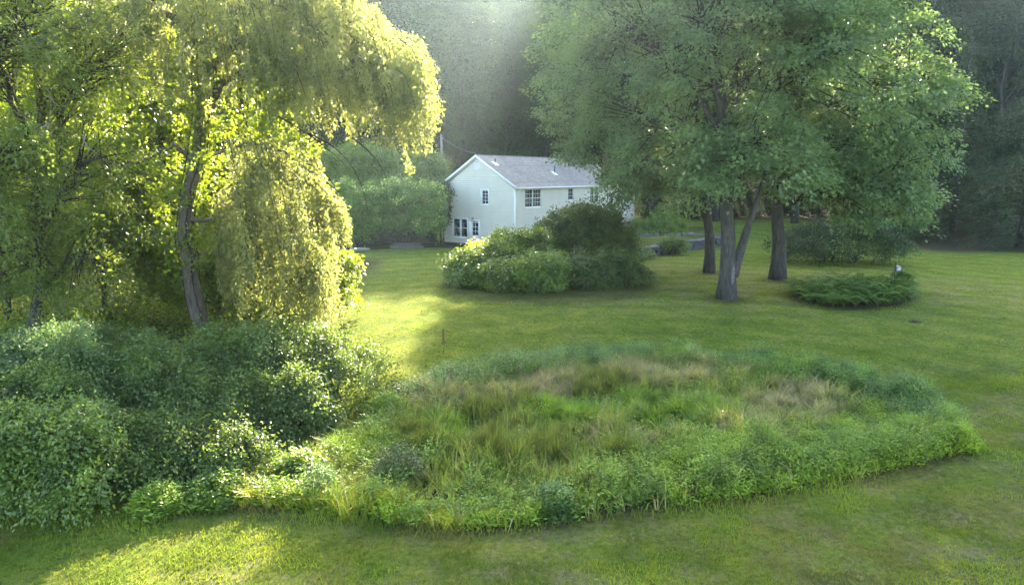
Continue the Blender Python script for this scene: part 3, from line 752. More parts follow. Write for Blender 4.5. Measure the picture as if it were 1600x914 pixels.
def willow():
    b = G(322, 548); Y = b[1]
    root = plant('willow_tree', b, 'tall willow with leaning dark trunk and drooping golden boughs', 'tree')
    tp = np.array([b - [0, 0, .3], W(318, 525, Y), W(306, 480, Y), W(296, 425, Y), W(288, 370, Y), W(292, 320, Y), W(303, 270, Y), W(312, 225, Y), W(318, 170, Y), W(317, 110, Y), W(310, 40, Y), W(300, -60, Y), W(296, -160, Y)])
    tp = trunk_path(tp, 26); tp[1:-1] += rng.normal(size=(24, 3)) * .03
    m = MB(); m.tube(tp, flare(26, .33, .13, .2), 14); ob('trunk', rel(m, b).mesh('trunk', M['bark_willow'], True), root)
    def limb(pts, r0, r1, dy=0):
        q = [W(p[0], p[1], Y + dy * k / (len(pts) - 1)) for k, p in enumerate(pts)]
        q = trunk_path(q, 14); q[1:-1] += rng.normal(size=(12, 3)) * .035
        mb = MB(); mb.tube(q, np.linspace(r0, r1, 14), 8); ob('limb', rel(mb, b).mesh('limb', M['bark_willow'], True), root)
    limb([(316, 150), (350, 125), (390, 108), (440, 98), (500, 90), (560, 97), (600, 100), (640, 92)], .17, .04, -1)
    limb([(318, 120), (380, 60), (450, 40), (520, 32), (590, 50), (635, 66), (664, 84)], .16, .03, .8)
    limb([(305, 255), (275, 225), (245, 240), (215, 255), (180, 250)], .13, .04, -.5)
    limb([(292, 345), (320, 345), (350, 338), (385, 345), (430, 350)], .09, .03, -1)
    limb([(310, 40), (250, 20), (190, 10), (140, 30), (100, 60)], .15, .04, -1)
    limb([(300, 410), (315, 396), (345, 398)], .05, .02, -.6)
    limb([(304, 270), (340, 235), (385, 222), (440, 235), (490, 272), (530, 300)], .06, .03, -1.5)
    limb([(312, 220), (335, 160), (350, 100), (372, 40), (380, -60)], .15, .06, .5)
    limb([(600, 100), (625, 130), (640, 170)], .03, .012, -.5)
    limb([(520, 92), (545, 130), (580, 165), (600, 200)], .035, .012, .2)
    st = []; ln = []; ou = []
    def reg(poly, n, Y0, Ys, l0, l1):
        P = px_region_points(poly, n, Y0, Ys); c = np.array([tp[-6][0], Y, 0]); o = P - c; o[:, 2] = 0
        st.append(P); ln.append(rng.uniform(l0, l1, n)); ou.append(nrm(o))
    reg([(390,-70),(480,-90),(560,-20),(610,35),(655,55),(670,78),(668,100),(640,95),(560,95),(480,95),(400,95)], 560, Y, 1.7, 1.0, 3.0)
    reg([(560,60),(650,62),(664,90),(652,120),(630,130),(580,120)], 150, Y - .4, 1.0, 1.4, 2.9)
    reg([(440,90),(560,95),(600,105),(560,130),(470,130)], 110, Y - .4, 1.0, 1.0, 2.1)
    reg([(120,-90),(400,-90),(410,60),(330,90),(240,60),(150,20)], 420, Y - .6, 1.6, .9, 2.6)
    reg([(360,265),(420,250),(470,275),(505,315),(515,370),(500,400),(420,390),(345,390),(335,300)], 270, Y - .8, 1.6, 1.0, 3.4)
    reg([(480,270),(525,305),(535,325),(520,345),(490,320)], 60, Y - .6, .5, .8, 1.6)
    reg([(350,220),(400,205),(450,205),(505,250),(490,275),(400,255),(350,250)], 130, Y - .8, .9, .8, 2.6)
    reg([(330,300),(370,280),(380,400),(340,420)], 70, Y - .9, .7, 1.0, 3.0)
    reg([(430,390),(510,395),(520,420),(495,440),(430,430)], 90, Y - .6, .9, 1.2, 2.4)
    st = np.concatenate(st); ln = np.concatenate(ln); ou = np.concatenate(ou)
    V = strands(st, ln * rng.uniform(.4, 1.35, len(ln)), ou, .026, .15, .06) - b
    ob('crown', qmesh('crown', V, M['willow']), root, 'stuff')
    tw = MB()
    for k in rng.choice(len(st), 420, replace=False):
        l = ln[k]; p = [st[k] + np.array([0, 0, .25]) - ou[k] * .4, st[k], st[k] + ou[k] * .35 * min(l, 2) * .6 - [0, 0, l * .5], st[k] + ou[k] * .5 * min(l, 2) * .5 - [0, 0, l * .9]]
        tw.tube(np.array(p), [.02, .014, .009, .006], 3, False)
    for a, c, d in (((470,205),(560,230),(575,330)), ((455,255),(505,250),(527,300)), ((550,215),(600,250),(606,290)), ((430,180),(500,215),(545,265))):
        tw.tube(bez(W(*a, Y - 1), W(*c, Y - 1), W(*d, Y - 1.2), 9), np.linspace(.035, .008, 9), 4, False)
    ob('twigs', rel(tw, b).mesh('twigs', M['twig']), root, 'stuff')
    # leafy vine climbing the trunk
    vb = b + np.array([.3, -.3, 0]); v = plant('climbing_vine', vb, 'bright green vine climbing the willow trunk', 'vine')
    idx = rng.integers(6, 24, 150); P = tp[idx] + rng.normal(size=(150, 3)) * np.array([.55, .45, .5]); od = nrm(P - tp[idx])
    V = spray_leaves(P, od, 42, .42, .15, .12, flat=.5, up=.2) - vb
    ob('foliage', qmesh('foliage', V, M['sunny']), v, 'stuff')
    m = MB()
    for k in range(4): m.tube(tp[:22] + np.array([.33 * math.cos(k * 1.7 + 3.6), .33 * math.sin(k * 1.7 + 3.6), 0]) + rng.normal(size=(22, 3)) * .03, .025, 4)
    ob('stems', rel(m, vb).mesh('stems', M['twig']), v, 'stuff')
    # a hanging vine curtain right of the trunk
    P = px_region_points([(400,60),(450,70),(470,130),(460,230),(430,260),(400,250)], 60, Y - .4, .5); vb = np.array([P[:, 0].mean(), Y - .3, float(gz(P[:, 0].mean(), Y))])
    v = plant('hanging_vine', vb, 'vine curtain hanging from the willow limb right of its trunk', 'vine')
    V = spray_leaves(P, rdir(60) * [1, 1, .1], 55, .4, .16, .13, flat=.9, up=.1, droop=.5) - vb; ob('foliage', qmesh('foliage', V, M['sunny']), v, 'stuff')
    m = MB()
    for q in P[:26]: m.tube([q + [0, 0, .6], q, q - [0, 0, .5]], .012, 3)
    m.tube([W(440, 100, Y - .4), W(437, 180, Y - .4), W(434, 260, Y - .4), vb], .02, 4); ob('stems', rel(m, vb).mesh('stems', M['twig']), v, 'stuff')
willow()

# ------------------------------------------------------------------ sunlit understory behind the willow
def understory():
    L = ['sunlit yellow green young tree right behind the willow trunk', 'backlit young tree between the willow and the left dark tree', 'backlit bushy sapling low behind the willow', 'tall leafy tree far back at the left edge', 'thin sunlit tree filling the gap left of the willow', 'low spreading sunlit sapling left of the willow trunk', 'leafy sapling right at the foot of the willow', 'dull green sapling low at the left edge behind the ash']
    D = [(-11.6, 32.5, [(0,0,3.2,2.4,1.8,2.9),(1.0,0,6.2,2.0,1.6,2.0)], 260, 'sunny'), (-17.0, 33.5, [(0,0,6.5,2.8,2,4.2),(.6,0,11,2.6,2,2.8)], 420, 'sunny'),
         (-9.2, 31.5, [(0,0,1.7,1.9,1.5,1.6)], 120, 'sunny'), (-23.5, 36, [(0,0,6,4,2.5,5.5),(0,0,13,4,3,4.5)], 520, 'sunny'), (-13.8, 36, [(0,0,9.5,2.4,2,4.5),(-1.5,0,4,2.2,1.8,3)], 340, 'sunny'),
         (-18.0, 29.5, [(0,0,2.6,2.6,1.5,2.6),(1.5,0,5,2,1.5,2.4)], 330, 'sunny'), (-13.2, 29.8, [(0,0,2.0,2.0,1.3,2.0)], 170, 'sunny'), (-21.5, 28.5, [(0,0,3.5,2.8,1.5,3.5)], 300, 'ash')]
    for (x, y, bl, n, mt), lab in zip(D, L):
        b = np.array([x, y, float(gz(x, y))]); h = max(q[2] + q[5] for q in bl)
        tp = trunk_path([b - [0, 0, .2], b + [.2, 0, h * .4], b + [-.1, .1, h * .92]], 10)
        broad_tree('young_tree', b, lab, 'tree', tp, flare(10, .13, .03, .3), [(b[0]+q[0], b[1]+q[1], b[2]+q[2], *q[3:]) for q in bl], n, 62, .6, .17, .13, mt, 'bark_dark', 'sunlit trees behind the willow', 7, 8, shell=.3, up=.6)
understory()

# ------------------------------------------------------------------ dark trees at the left edge
def left_trees():
    Y = 24.5
    b = np.array([W(70, 560, Y)[0], Y, 0]); b[2] = float(gz(b[0], Y))
    tp = trunk_path([b - [0, 0, .2], W(52, 500, Y), W(70, 420, Y), W(52, 330, Y), W(62, 230, Y), W(68, 120, Y), W(64, 0, Y), W(70, -120, Y)], 20); tp[1:-1] += rng.normal(size=(18, 3)) * .04
    t = broad_tree('ash_tree', b, 'grey green leafy tree with crooked dark trunk at the left edge', 'tree', tp, flare(20, .24, .09, .4),
        [(b[0]-.5, Y, 10.6, 3.4, 2.4, 3.2), (b[0]+2.4, Y-.3, 6.0, 2.6, 2.0, 3.2), (b[0]-1.2, Y-.6, 4.4, 2.6, 1.8, 2.6), (b[0]+1.6, Y-.8, 2.4, 2.8, 1.5, 1.6), (b[0]+3.4, Y, 9.8, 2.2, 1.8, 2.0)],
        480, 88, .72, .13, .065, 'ash', 'bark_dark', None, 10, 10, shell=.3, up=.55, droop=.5, zmin=.2)
    m = MB()
    def dead(a, pts, r):
        q = [W(*p, Y - .9) for p in pts]; q = trunk_path(q, 8); q[1:-1] += rng.normal(size=(6, 3)) * .05; m.tube(q, np.linspace(r, .008, 8), 5)
    for pts in ([(66,110),(50,90),(40,75),(30,95)], [(64,130),(82,160),(74,190),(66,215),(58,250)], [(70,150),(88,160),(98,175)], [(60,210),(45,235),(40,265)], [(30,90),(22,130),(30,165)], [(74,190),(60,205),(48,220)], [(58,215),(80,240),(90,265)], [(125,210),(140,225),(150,250)], [(20,110),(5,125),(-10,140)]):
        dead(0, pts, .03)
    ob('dead_branches', rel(m, b).mesh('dead_branches', M['dead'], True), t, 'stuff')
    Y = 21.5; b = np.array([W(-70, 560, Y)[0], Y, 0]); b[2] = float(gz(b[0], Y))
    tp = trunk_path([b - [0, 0, .2], b + [.1, 0, 4], b + [.2, .1, 9], b + [.3, .2, 15]], 14)
    broad_tree('ash_tree', b, 'shaded tree leaning in from beyond the left edge above the bushes', 'tree', tp, flare(14, .22, .08, .4),
        [(b[0]+2.2, Y, 10.2, 2.8, 2.2, 3.0), (b[0]+1.8, Y, 5.4, 2.2, 1.8, 3), (b[0]+.5, Y, 13, 3, 2.5, 2.5)],
        380, 85, .7, .13, .065, 'ash', 'bark_dark', None, 8, 8, shell=.3, up=.55, droop=.5, zmin=.5)
left_trees()
def thicket_floor():
    N = 1500; x = rng.uniform(-27, -7.5, N); y = rng.uniform(20.5, 37, N); k = (x < -8.5 - .0 * y) & ~((np.abs(x + 13.4) < 1.0) & (y < 27.5)); x, y = x[k], y[k]
    P = np.stack([x, y, gz(x, y) + rng.uniform(.05, 1.3, len(x)) * (.4 + vn(x * .6, y * .6, 88))], 1)
    V = spray_leaves(P, nrm(np.tile([[0, -.5, .8]], (len(x), 1)) + .5 * rdir(len(x))), 34, .5, .15, .10, flat=.5, up=.6)
    u = ob('thicket_undergrowth', qmesh('thicket_undergrowth', V, M['sunny']), None, 'stuff'); tag(u, 'leafy undergrowth covering the ground below the willow and left trees', 'undergrowth')
thicket_floor()

# ------------------------------------------------------------------ shrubs in the left foreground
def fg_shrubs():
    g = lambda x, y: np.array([x, y, float(gz(x, y))])
    S = [((-5.6, 20.6), [(0,0,.75,1.7,1.3,1.25),(-.9,.2,1.1,1.3,1.2,1.2)], 'glossy grey green shrub at the tip of the left thicket beside the sunny lawn', 'shrub', 330),
         ((-7.9, 19.6), [(0,0,.9,1.8,1.5,1.6),(.7,-1,.6,1.5,1.2,1.0)], 'glossy grey green shrub in front of the willow trunk', 'shrub', 400),
         ((-9.9, 17.6), [(0,0,.9,1.7,1.4,1.55),(.6,-.9,.5,1.5,1.2,.95)], 'broad glossy shrub in the middle of the left thicket', 'shrub', 400),
         ((-12.4, 17.4), [(0,0,1.2,1.9,1.5,1.7),(.9,-.8,.8,1.3,1.1,1.1)], 'fresh green feathery shrub below the left dark tree', 'maple', 400),
         ((-9.9, 13.9), [(0,0,.95,1.15,1.1,1.2),(-.9,.2,.8,1.0,1,1.0)], 'rounded bright tipped bush at the lower left corner', 'viburnum', 330),
         ((-12.6, 14.8), [(0,0,1.0,1.5,1.3,1.3)], 'dark leafy bush at the left edge behind the rounded bush', 'darkbush', 260),
         ((-11.2, 16.0), [(0,0,.9,1.5,1.2,1.3)], 'mid green bush filling the thicket between the feathery shrub and the rounded bush', 'shrub', 260),
         ((-8.6, 17.3), [(0,0,.6,1.6,1.2,1.2)], 'sprawling grey green shrub at the front of the thicket behind the bramble', 'shrub', 280),
         ((-6.4, 18.6), [(0,0,.5,1.5,1.1,1.1)], 'loose low shrub at the front right of the thicket facing the meadow', 'shrub', 240),
         ((-8.5, 15.2), [(0,0,.5,1.2,1.0,.9),(-.6,-.6,.4,.9,.8,.7)], 'dark loose shrub wedged between the rounded corner bush and the bramble patch', 'shrub', 230),
         ((-11.4, 18.9), [(0,0,1.0,1.6,1.2,1.5)], 'shaded tall shrub at the back of the thicket below the willow', 'darkbush', 260),
         ((-7.3, 15.6), [(0,0,.35,1.3,.9,.75),(-1,-.2,.4,1,.8,.7)], 'low bramble patch in front of the left thicket', 'shrub', 240)]
    for (x, y), bl, lab, mt, n in S:
        b = g(x, y); shrub('shrub', b, lab, 'shrub', [(b[0]+q[0], b[1]+q[1], b[2]+q[2], *q[3:]) for q in bl], n, 105, .40, .085, .05, mt, 'thicket shrubs at lower left', jit=.75)
fg_shrubs()

# ------------------------------------------------------------------ shrub island before the house
def island():
    g = lambda x, y: np.array([x, y, float(gz(x, y))])
    S = [((-2.3, 40.5), [(0,0,.8,1.5,1.5,.95),(1.2,.6,1.1,1.6,1.5,1.1)], 'light green shrub at the left end of the house island', 'viburnum', 330, .15),
         ((.5, 43.0), [(0,0,1.4,2.1,1.7,1.45),(.9,-1.6,.9,1.8,1.4,1.1)], 'tallest light green shrub in the house island', 'viburnum', 430, .15),
         ((4.6, 45.0), [(0,0,2.5,2.2,2.0,1.9),(1.8,.4,2.0,1.7,1.7,1.5),(-1.5,0,2.2,1.3,1.3,1.3)], 'large dark rounded bush at the back of the house island', 'darkbush', 620, .15),
         ((1.6, 38.4), [(0,0,.8,1.7,1.2,.95),(-1.8,.2,.7,1.5,1.2,.8)], 'mid green shrub at the front edge of the house island', 'viburnum', 330, .14),
         ((4.4, 39.0), [(0,0,.7,1.3,1.1,1.1),(1.2,.3,.9,.9,.9,1.1)], 'small upright dark green shrub at front right of the house island', 'darkbush', 220, .13),
         ((6.8, 40.2), [(0,0,.5,1.2,1.1,.8)], 'low sprawling shrub at the right end of the house island', 'darkbush', 150, .13)]
    for (x, y), bl, lab, mt, n, L in S:
        b = g(x, y); shrub('shrub', b, lab, 'shrub', [(b[0]+q[0], b[1]+q[1], b[2]+q[2], *q[3:]) for q in bl], n, 58, .48, L * 1.05, L * .68, mt, 'shrubs of the island bed before the house', up=.6)
    b = g(-3.2, 42.6); shrub('sun_yellow_shrub', b, 'yellow leaved spray with sunlight put into its colour at the left edge of the house island', 'shrub', [(b[0]+.4, b[1], b[2]+1.2, .7, .6, .4), (b[0]+1.1, b[1]+.3, b[2]+1.8, .6, .6, .4)], 42, 50, .4, .15, .10, 'yellow', up=.6)
island()

# ------------------------------------------------------------------ bushes left of the house
def house_bushes():
    def bush(px, Y, zc, r, lab, mt, n, L=.17, per=60, rc=.55, extra=(), up=.6):
        x = W(px, 330, Y)[0]; b = np.array([x, Y, float(gz(x, Y))])
        return shrub('bush', b, lab, 'shrub', [(x, Y, zc, *r)] + [(x + e[0], Y + e[1], e[2], *e[3:]) for e in extra], int(n * .62), int(per * 1.6), rc * 1.3, L, L * .62, mt, None, 6, up=up, jit=.35)
    for px, Y, zc, r, lab, n, ex in ((545, 60.5, 3.7, (2.5, 2.0, 1.6), 'pale tipped rounded bush just right of the willow boughs', 300, [(1.0,-.2,2.6,2.0,1.6,1.3), (0,-.6,1.7,2.6,1.4,1.0)]), (632, 61.5, 4.0, (3.0, 2.2, 1.75), 'broad pale flowering bush beside the house gable', 420, [(1.9,-.2,3.0,1.6,1.5,1.3), (-1.6,0,3.0,1.7,1.6,1.4), (.6,-.4,2.0,2.8,1.4,.9)])):
        root, P, od = bush(px, Y, zc, r, lab, 'rhodo', n, extra=ex)
        b = np.array(root.location); k = (od[:, 2] > -.15) & (rng.random(len(P)) < .95)
        Q = P[k] + od[k] * .35
        V = spray_leaves(Q, od[k], 12, .24, .17, .13, flat=.7, up=.5) - b
        ob('lit_bloom', qmesh('lit_bloom', V, M['lit_bloom']), root, 'stuff')
    bush(578, 70, 6.4, (4.2, 3.0, 2.5), 'dark green dome shaped tree behind the pale bushes', 'bush_bright', 460, .2, 60, .7, [(-1,0,4.5,3.6,3,2.2)], .65)
    bush(664, 67, 5.4, (2.8, 2.2, 2.6), 'arching leafy shrub between the dome tree and the roof edge', 'viburnum', 300, .2, 55, .6, [(1.4,0,4.5,1.8,1.6,2.0)], .6)
    bush(690, 64.0, 3.9, (.9, .8, 1.5), 'dark climber clinging to the left corner of the house', 'darkbush', 110, .16, 50, .4, [(-.4,0,2.5,.9,.7,1.2)], .4)
    bush(516, 66, 5.0, (3.0, 2.5, 3.0), 'rounded green bush half hidden behind the willow', 'bush_bright', 240, .19, 55, .6, [], .6)
    bush(790, 92, 5.6, (3.2, 2.0, 2.6), 'light green shrub behind the roof ridge near the pole', 'rhodo', 200, .24, 50, .7, [], .6)
    bush(838, 94, 5.4, (2.4, 2.0, 2.4), 'light green shrub behind the middle of the roof', 'rhodo', 160, .24, 50, .7, [], .6)
    bush(990, 52.6, .45, (1.6, .8, .6), 'low shrub sprawling against the terrace wall beside the house island', 'viburnum', 90, .13, 45, .35)
    bush(1050, 55.8, .75, (1.3, .7, .55), 'trailing plant hanging over the middle of the terrace wall', 'viburnum', 70, .12, 45, .32)
    bush(1035, 67, 1.6, (2.6, 1.2, .8), 'low clipped hedge on the stone terrace', 'bush_bright', 170, .15, 50, .4, [(-2,0,1.5,1.5,1,.7)], .5)
    x, y = 25.2, 50.5
    b = np.array([x, y, float(gz(x, y))]); shrub('yew_shrub', b, 'dark evergreen shrub behind the low right maple boughs', 'shrub', [(x, y, 1.4, 3.0, 2.2, 1.7), (x - 3, y, 1.1, 2.4, 2, 1.3)], 460, 60, .55, .16, .07, 'hemlock', up=.5)
house_bushes()

# ------------------------------------------------------------------ hemlocks
def hemlock_mesh(h, r, nw, per, seed):
    P = []; O = []; br = MB()
    for i in range(nw):
        t = (i + .5) / nw; z = h * (.04 + .94 * t); rr = r * (1 - t) ** .75 * rng.uniform(.85, 1.1) + .3; nb = int(5 + 7 * (1 - t))
        for j in range(nb):
            a = rng.uniform(0, 6.28); l = rr * rng.uniform(.65, 1.12); d = np.array([math.cos(a), math.sin(a), 0])
            br.tube(bez(np.array([0, 0, z + .2]), d * l * .5 + [0, 0, z + .3], d * l + [0, 0, z - .28 * l], 5), np.linspace(.06, .012, 5), 3, False)
            for s in np.linspace(.28, 1, max(2, int(l / .75))):
                P.append(d * l * s + [rng.normal() * .2, rng.normal() * .2, z - .28 * l * s * s + .25 * (1 - s)]); O.append(d)
    P = np.array(P); O = np.array(O)
    V = spray_leaves(P, O, per, .78, .22, .055, flat=.10, droop=.45, up=.75, jit=.4)
    tr = MB(); tr.tube([(0, 0, -.3), (0, 0, h * .5), (0, 0, h)], [.38, .22, .03], 10)
    return tr.mesh('trunk', M['bark_dark'], True), br.mesh('branches', M['twig']), qmesh('crown', V, M['hemlock'])
def hemlocks():
    A = hemlock_mesh(17, 7.2, 26, 26, 1); B = hemlock_mesh(21, 6.5, 26, 24, 2)
    for (x, y, ms, s, rz, lab) in ((45.5, 61, A, 1.0, 0, 'front dark hemlock at the right edge of the lawn'), (38.5, 69, A, .82, 2, 'smaller hemlock left of the right hemlocks behind the maple boughs'), (54.5, 66, B, 1.0, 1, 'tall hemlock behind the front one at the right edge'), (47, 73, B, .95, 3, 'hemlock rising at the back of the right evergreen stand')):
        t = plant('hemlock_tree', (x, y, float(gz(x, y))), lab, 'tree', 'dark hemlocks at right'); t.scale = (s,) * 3; t.rotation_euler = (0, 0, rz)
        ob('trunk', ms[0], t); ob('branches', ms[1], t, 'stuff'); ob('crown', ms[2], t, 'stuff')
hemlocks()

# ------------------------------------------------------------------ forest on the hill
def forest():
    global rng
    rng = np.random.default_rng(9)
    protos = []
    for k in range(4):
        h = 26.0; b = np.zeros(3)
        tp = trunk_path([(0, 0, -.5), (rng.normal() * .3, 0, h * .35), (rng.normal() * .6, rng.normal() * .5, h * .65), (rng.normal() * .6, 0, h * .95)], 10)
        bl = [(0, 0, h * .66, 3.8, 3.8, h * .32), (0, -.5, h * .32, 3.4, 3.4, h * .22)] + [(rng.normal() * 2.4, rng.normal() * 2.2, h * rng.uniform(.25, .88), rng.uniform(2, 3), rng.uniform(2, 3), rng.uniform(2, 3.6)) for _ in range(6)]
        P, od = blob_points(bl, 135, .62); limbs, tw = limb_set(tp, flare(10, .32, .08, .4), P, 7, .6, False)
        m = MB(); m.tube(tp, flare(10, .32, .08, .4), 8)
        lm = MB()
        for l in limbs: lm.v += l.v; lm.f += [[i + lm.n for i in f] for f in l.f]; lm.n += l.n
        V = spray_leaves(P, od, 215, 1.9, .23, .17, flat=.24, droop=.55, up=.85, jit=.3)
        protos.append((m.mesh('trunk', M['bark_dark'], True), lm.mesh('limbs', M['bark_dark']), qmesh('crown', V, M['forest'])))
    n = 0
    for row, (y, dx, sc_) in enumerate(((95.5, 6.2, 1.05), (103, 6.6, 1.1), (111, 7.0, 1.15), (120, 7.6, 1.2), (131, 8.5, 1.22), (146, 4.4, 1.0))):
        x = -y * .82 - 3
        while x < y * .82 + 4:
            xx = x + rng.uniform(-1.8, 1.8); yy = y + rng.uniform(-2, 2); x += dx * rng.uniform(.8, 1.2)
            p = protos[n % 4]; s = sc_ * rng.uniform(.92, 1.1)
            c_ = xx - (yy - 33) * .123
            if c_ >= 3: s *= 1.16
            if -11 < c_ < 7: s = ((yy * .25 + 12 if yy > 140 else min(yy * .25 + 8.6, (yy - (36.5 if c_ < -2.6 else 47)) * .466)) - float(gz(xx, yy))) / 26.6 * rng.uniform(.92, 1.04)
            lab = 'tall shaded tree in the wood on the slope behind the house' if -32 < xx < 18 else ('tall tree in the dark wood left of the house' if xx <= -32 else 'tall tree in the wood beyond the maples')
            t = plant('forest_tree', (xx, yy, float(gz(xx, yy))), lab, 'tree', ('wood behind the house' if -32 < xx < 18 else ('wood left of the house' if xx <= -32 else 'wood beyond the maples')))
            t.scale = (s * rng.uniform(.9, 1.15), s * rng.uniform(.9, 1.15), s); t.rotation_euler = (0, 0, rng.uniform(0, 6.28))
            ob('trunk', p[0], t); ob('limbs', p[1], t, 'stuff'); ob('crown', p[2], t, 'stuff'); n += 1
    for x, y, s, lab in ((17.5, 86, 1.1, 'hazy tall tree rising behind the right end of the roof'), (25, 84, 1.1, 'hazy tree between the maples far behind the terrace'), (33, 80, 1.1, 'leafy tree behind the right maple'), (5.5, 152, 1.05, 'tree at the top of the wooded slope above the roof ridge'), (9.5, 150, 1.0, 'tree on the hilltop just left of the big maples'), (1.5, 151, 1.0, 'tree on the hilltop above the house gable'), (52, 84, .9, 'tall tree with yellowish backlit leaves above the hemlocks'), (62, 88, 1.0, 'tall tree at upper right above the hemlocks'), (-30, 72, .7, 'tree on the slope seen between the willow boughs'), (-24, 80, .75, 'dark tree behind the dome shaped tree')):
        p = protos[n % 4]; n += 1
        t = plant('forest_tree', (x, y, float(gz(x, y))), lab, 'tree'); t.scale = (s,) * 3; t.rotation_euler = (0, 0, rng.uniform(0, 6))
        ob('trunk', p[0], t); ob('limbs', p[1], t, 'stuff'); ob('crown', p[2], t, 'stuff')
    b = np.array([8.2, 86.5, float(gz(8.2, 86.5))]); tp = trunk_path([b - [0, 0, .3], b + [.1, 0, 14], b + [-.2, .2, 26], b + [.1, 0, 37]], 16)
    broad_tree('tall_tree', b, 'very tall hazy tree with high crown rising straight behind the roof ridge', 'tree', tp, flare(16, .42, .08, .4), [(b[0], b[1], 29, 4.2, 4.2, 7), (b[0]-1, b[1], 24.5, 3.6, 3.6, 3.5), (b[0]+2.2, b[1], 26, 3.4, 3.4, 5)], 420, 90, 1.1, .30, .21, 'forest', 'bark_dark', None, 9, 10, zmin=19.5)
    # shaded undergrowth on the slope
    N = 2200; x = rng.uniform(-70, 70, N); y = rng.uniform(89, 104, N); P = np.stack([x, y, gz(x, y) + rng.uniform(.2, 3.4, N)], 1)
    V = spray_leaves(P, nrm(np.tile([[0, -1., .6]], (N, 1)) + .5 * rdir(N)), 26, 1.0, .3, .2, up=.6)
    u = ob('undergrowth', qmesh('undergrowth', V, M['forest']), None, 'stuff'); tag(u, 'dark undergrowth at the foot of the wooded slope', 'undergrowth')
forest()

# ------------------------------------------------------------------ meadow
def blades(B, H, Wd, lean, curve=.35, az=None):
    """bent grass blades: quad + tip triangle each"""
    n = len(B); az = rng.uniform(0, 6.28, n) if az is None else az
    d = np.stack([np.cos(az), np.sin(az), np.zeros(n)], 1); ra = rng.uniform(0, 6.28, n); s = np.stack([np.cos(ra), np.sin(ra), np.zeros(n)], 1) * (Wd * .5)[:, None]
    up = np.array([0, 0, 1.])
    mid = B + up * (H * .58)[:, None] + d * (H * lean * .35)[:, None]
    tip = B + up * (H * (1 - .25 * lean))[:, None] + d * (H * lean * (.7 + curve))[:, None]
    V = np.empty((n, 5, 3)); V[:, 0] = B - s; V[:, 1] = B + s; V[:, 2] = mid + s * .8; V[:, 3] = mid - s * .8; V[:, 4] = tip
    i = np.arange(n)[:, None] * 5
    loops = np.concatenate([i + 0, i + 1, i + 2, i + 3, i + 3, i + 2, i + 4], 1).ravel()
    starts = (np.arange(n)[:, None] * 7 + np.array([0, 4])).ravel()
    return V.reshape(-1, 3), loops, starts

def grass_obj(name, label, B, H, Wd, lean, mat, az=None, cat='grass'):
    V, L, S = blades(B, H, Wd, lean, .35, az)
    o = ob(name, mesh(name, V, L, S, M[mat]), None, 'stuff'); return tag(o, label, cat)

def weeds(name, label, B, H, per, L, Wd, mat, spread=.09, cat='wildflowers', top=.6):
    """leafy upright stems"""
    n = len(B); az = rng.uniform(0, 6.28, n); ln = rng.uniform(0, .22, n)
    tip = B + np.stack([np.cos(az) * ln * H, np.sin(az) * ln * H, H], 1)
    k = np.repeat(np.arange(n), per); m = len(k); t = rng.random(m) ** top
    P = B[k] + (tip - B)[k] * t[:, None]; a = rng.uniform(0, 6.28, m)
    ax = np.stack([np.cos(a), np.sin(a), rng.uniform(-.15, .9, m)], 1)
    s = rng.uniform(.6, 1.25, m) * (1.15 - .5 * t)
    P = P + rng.normal(size=(m, 3)) * spread * np.array([1, 1, .4])
    V = leaf_quads(P, ax, nrm(np.array([0, 0, 1.]) + .5 * rng.normal(size=(m, 3))), L * s, Wd * s)
    st = blades(B, H, np.full(n, .012), ln)
    nv = len(V); q = nv // 4
    VV = np.concatenate([V, st[0]]); LL = np.concatenate([np.arange(nv), st[1] + nv]); SS = np.concatenate([np.arange(q) * 4, st[2] + nv])
    mi = np.concatenate([np.zeros(q, int), np.ones(len(st[2]), int)])
    o = ob(name, mesh(name, VV, LL, SS, [M[mat], M['stem']], mi), None, 'stuff'); return tag(o, label, cat)

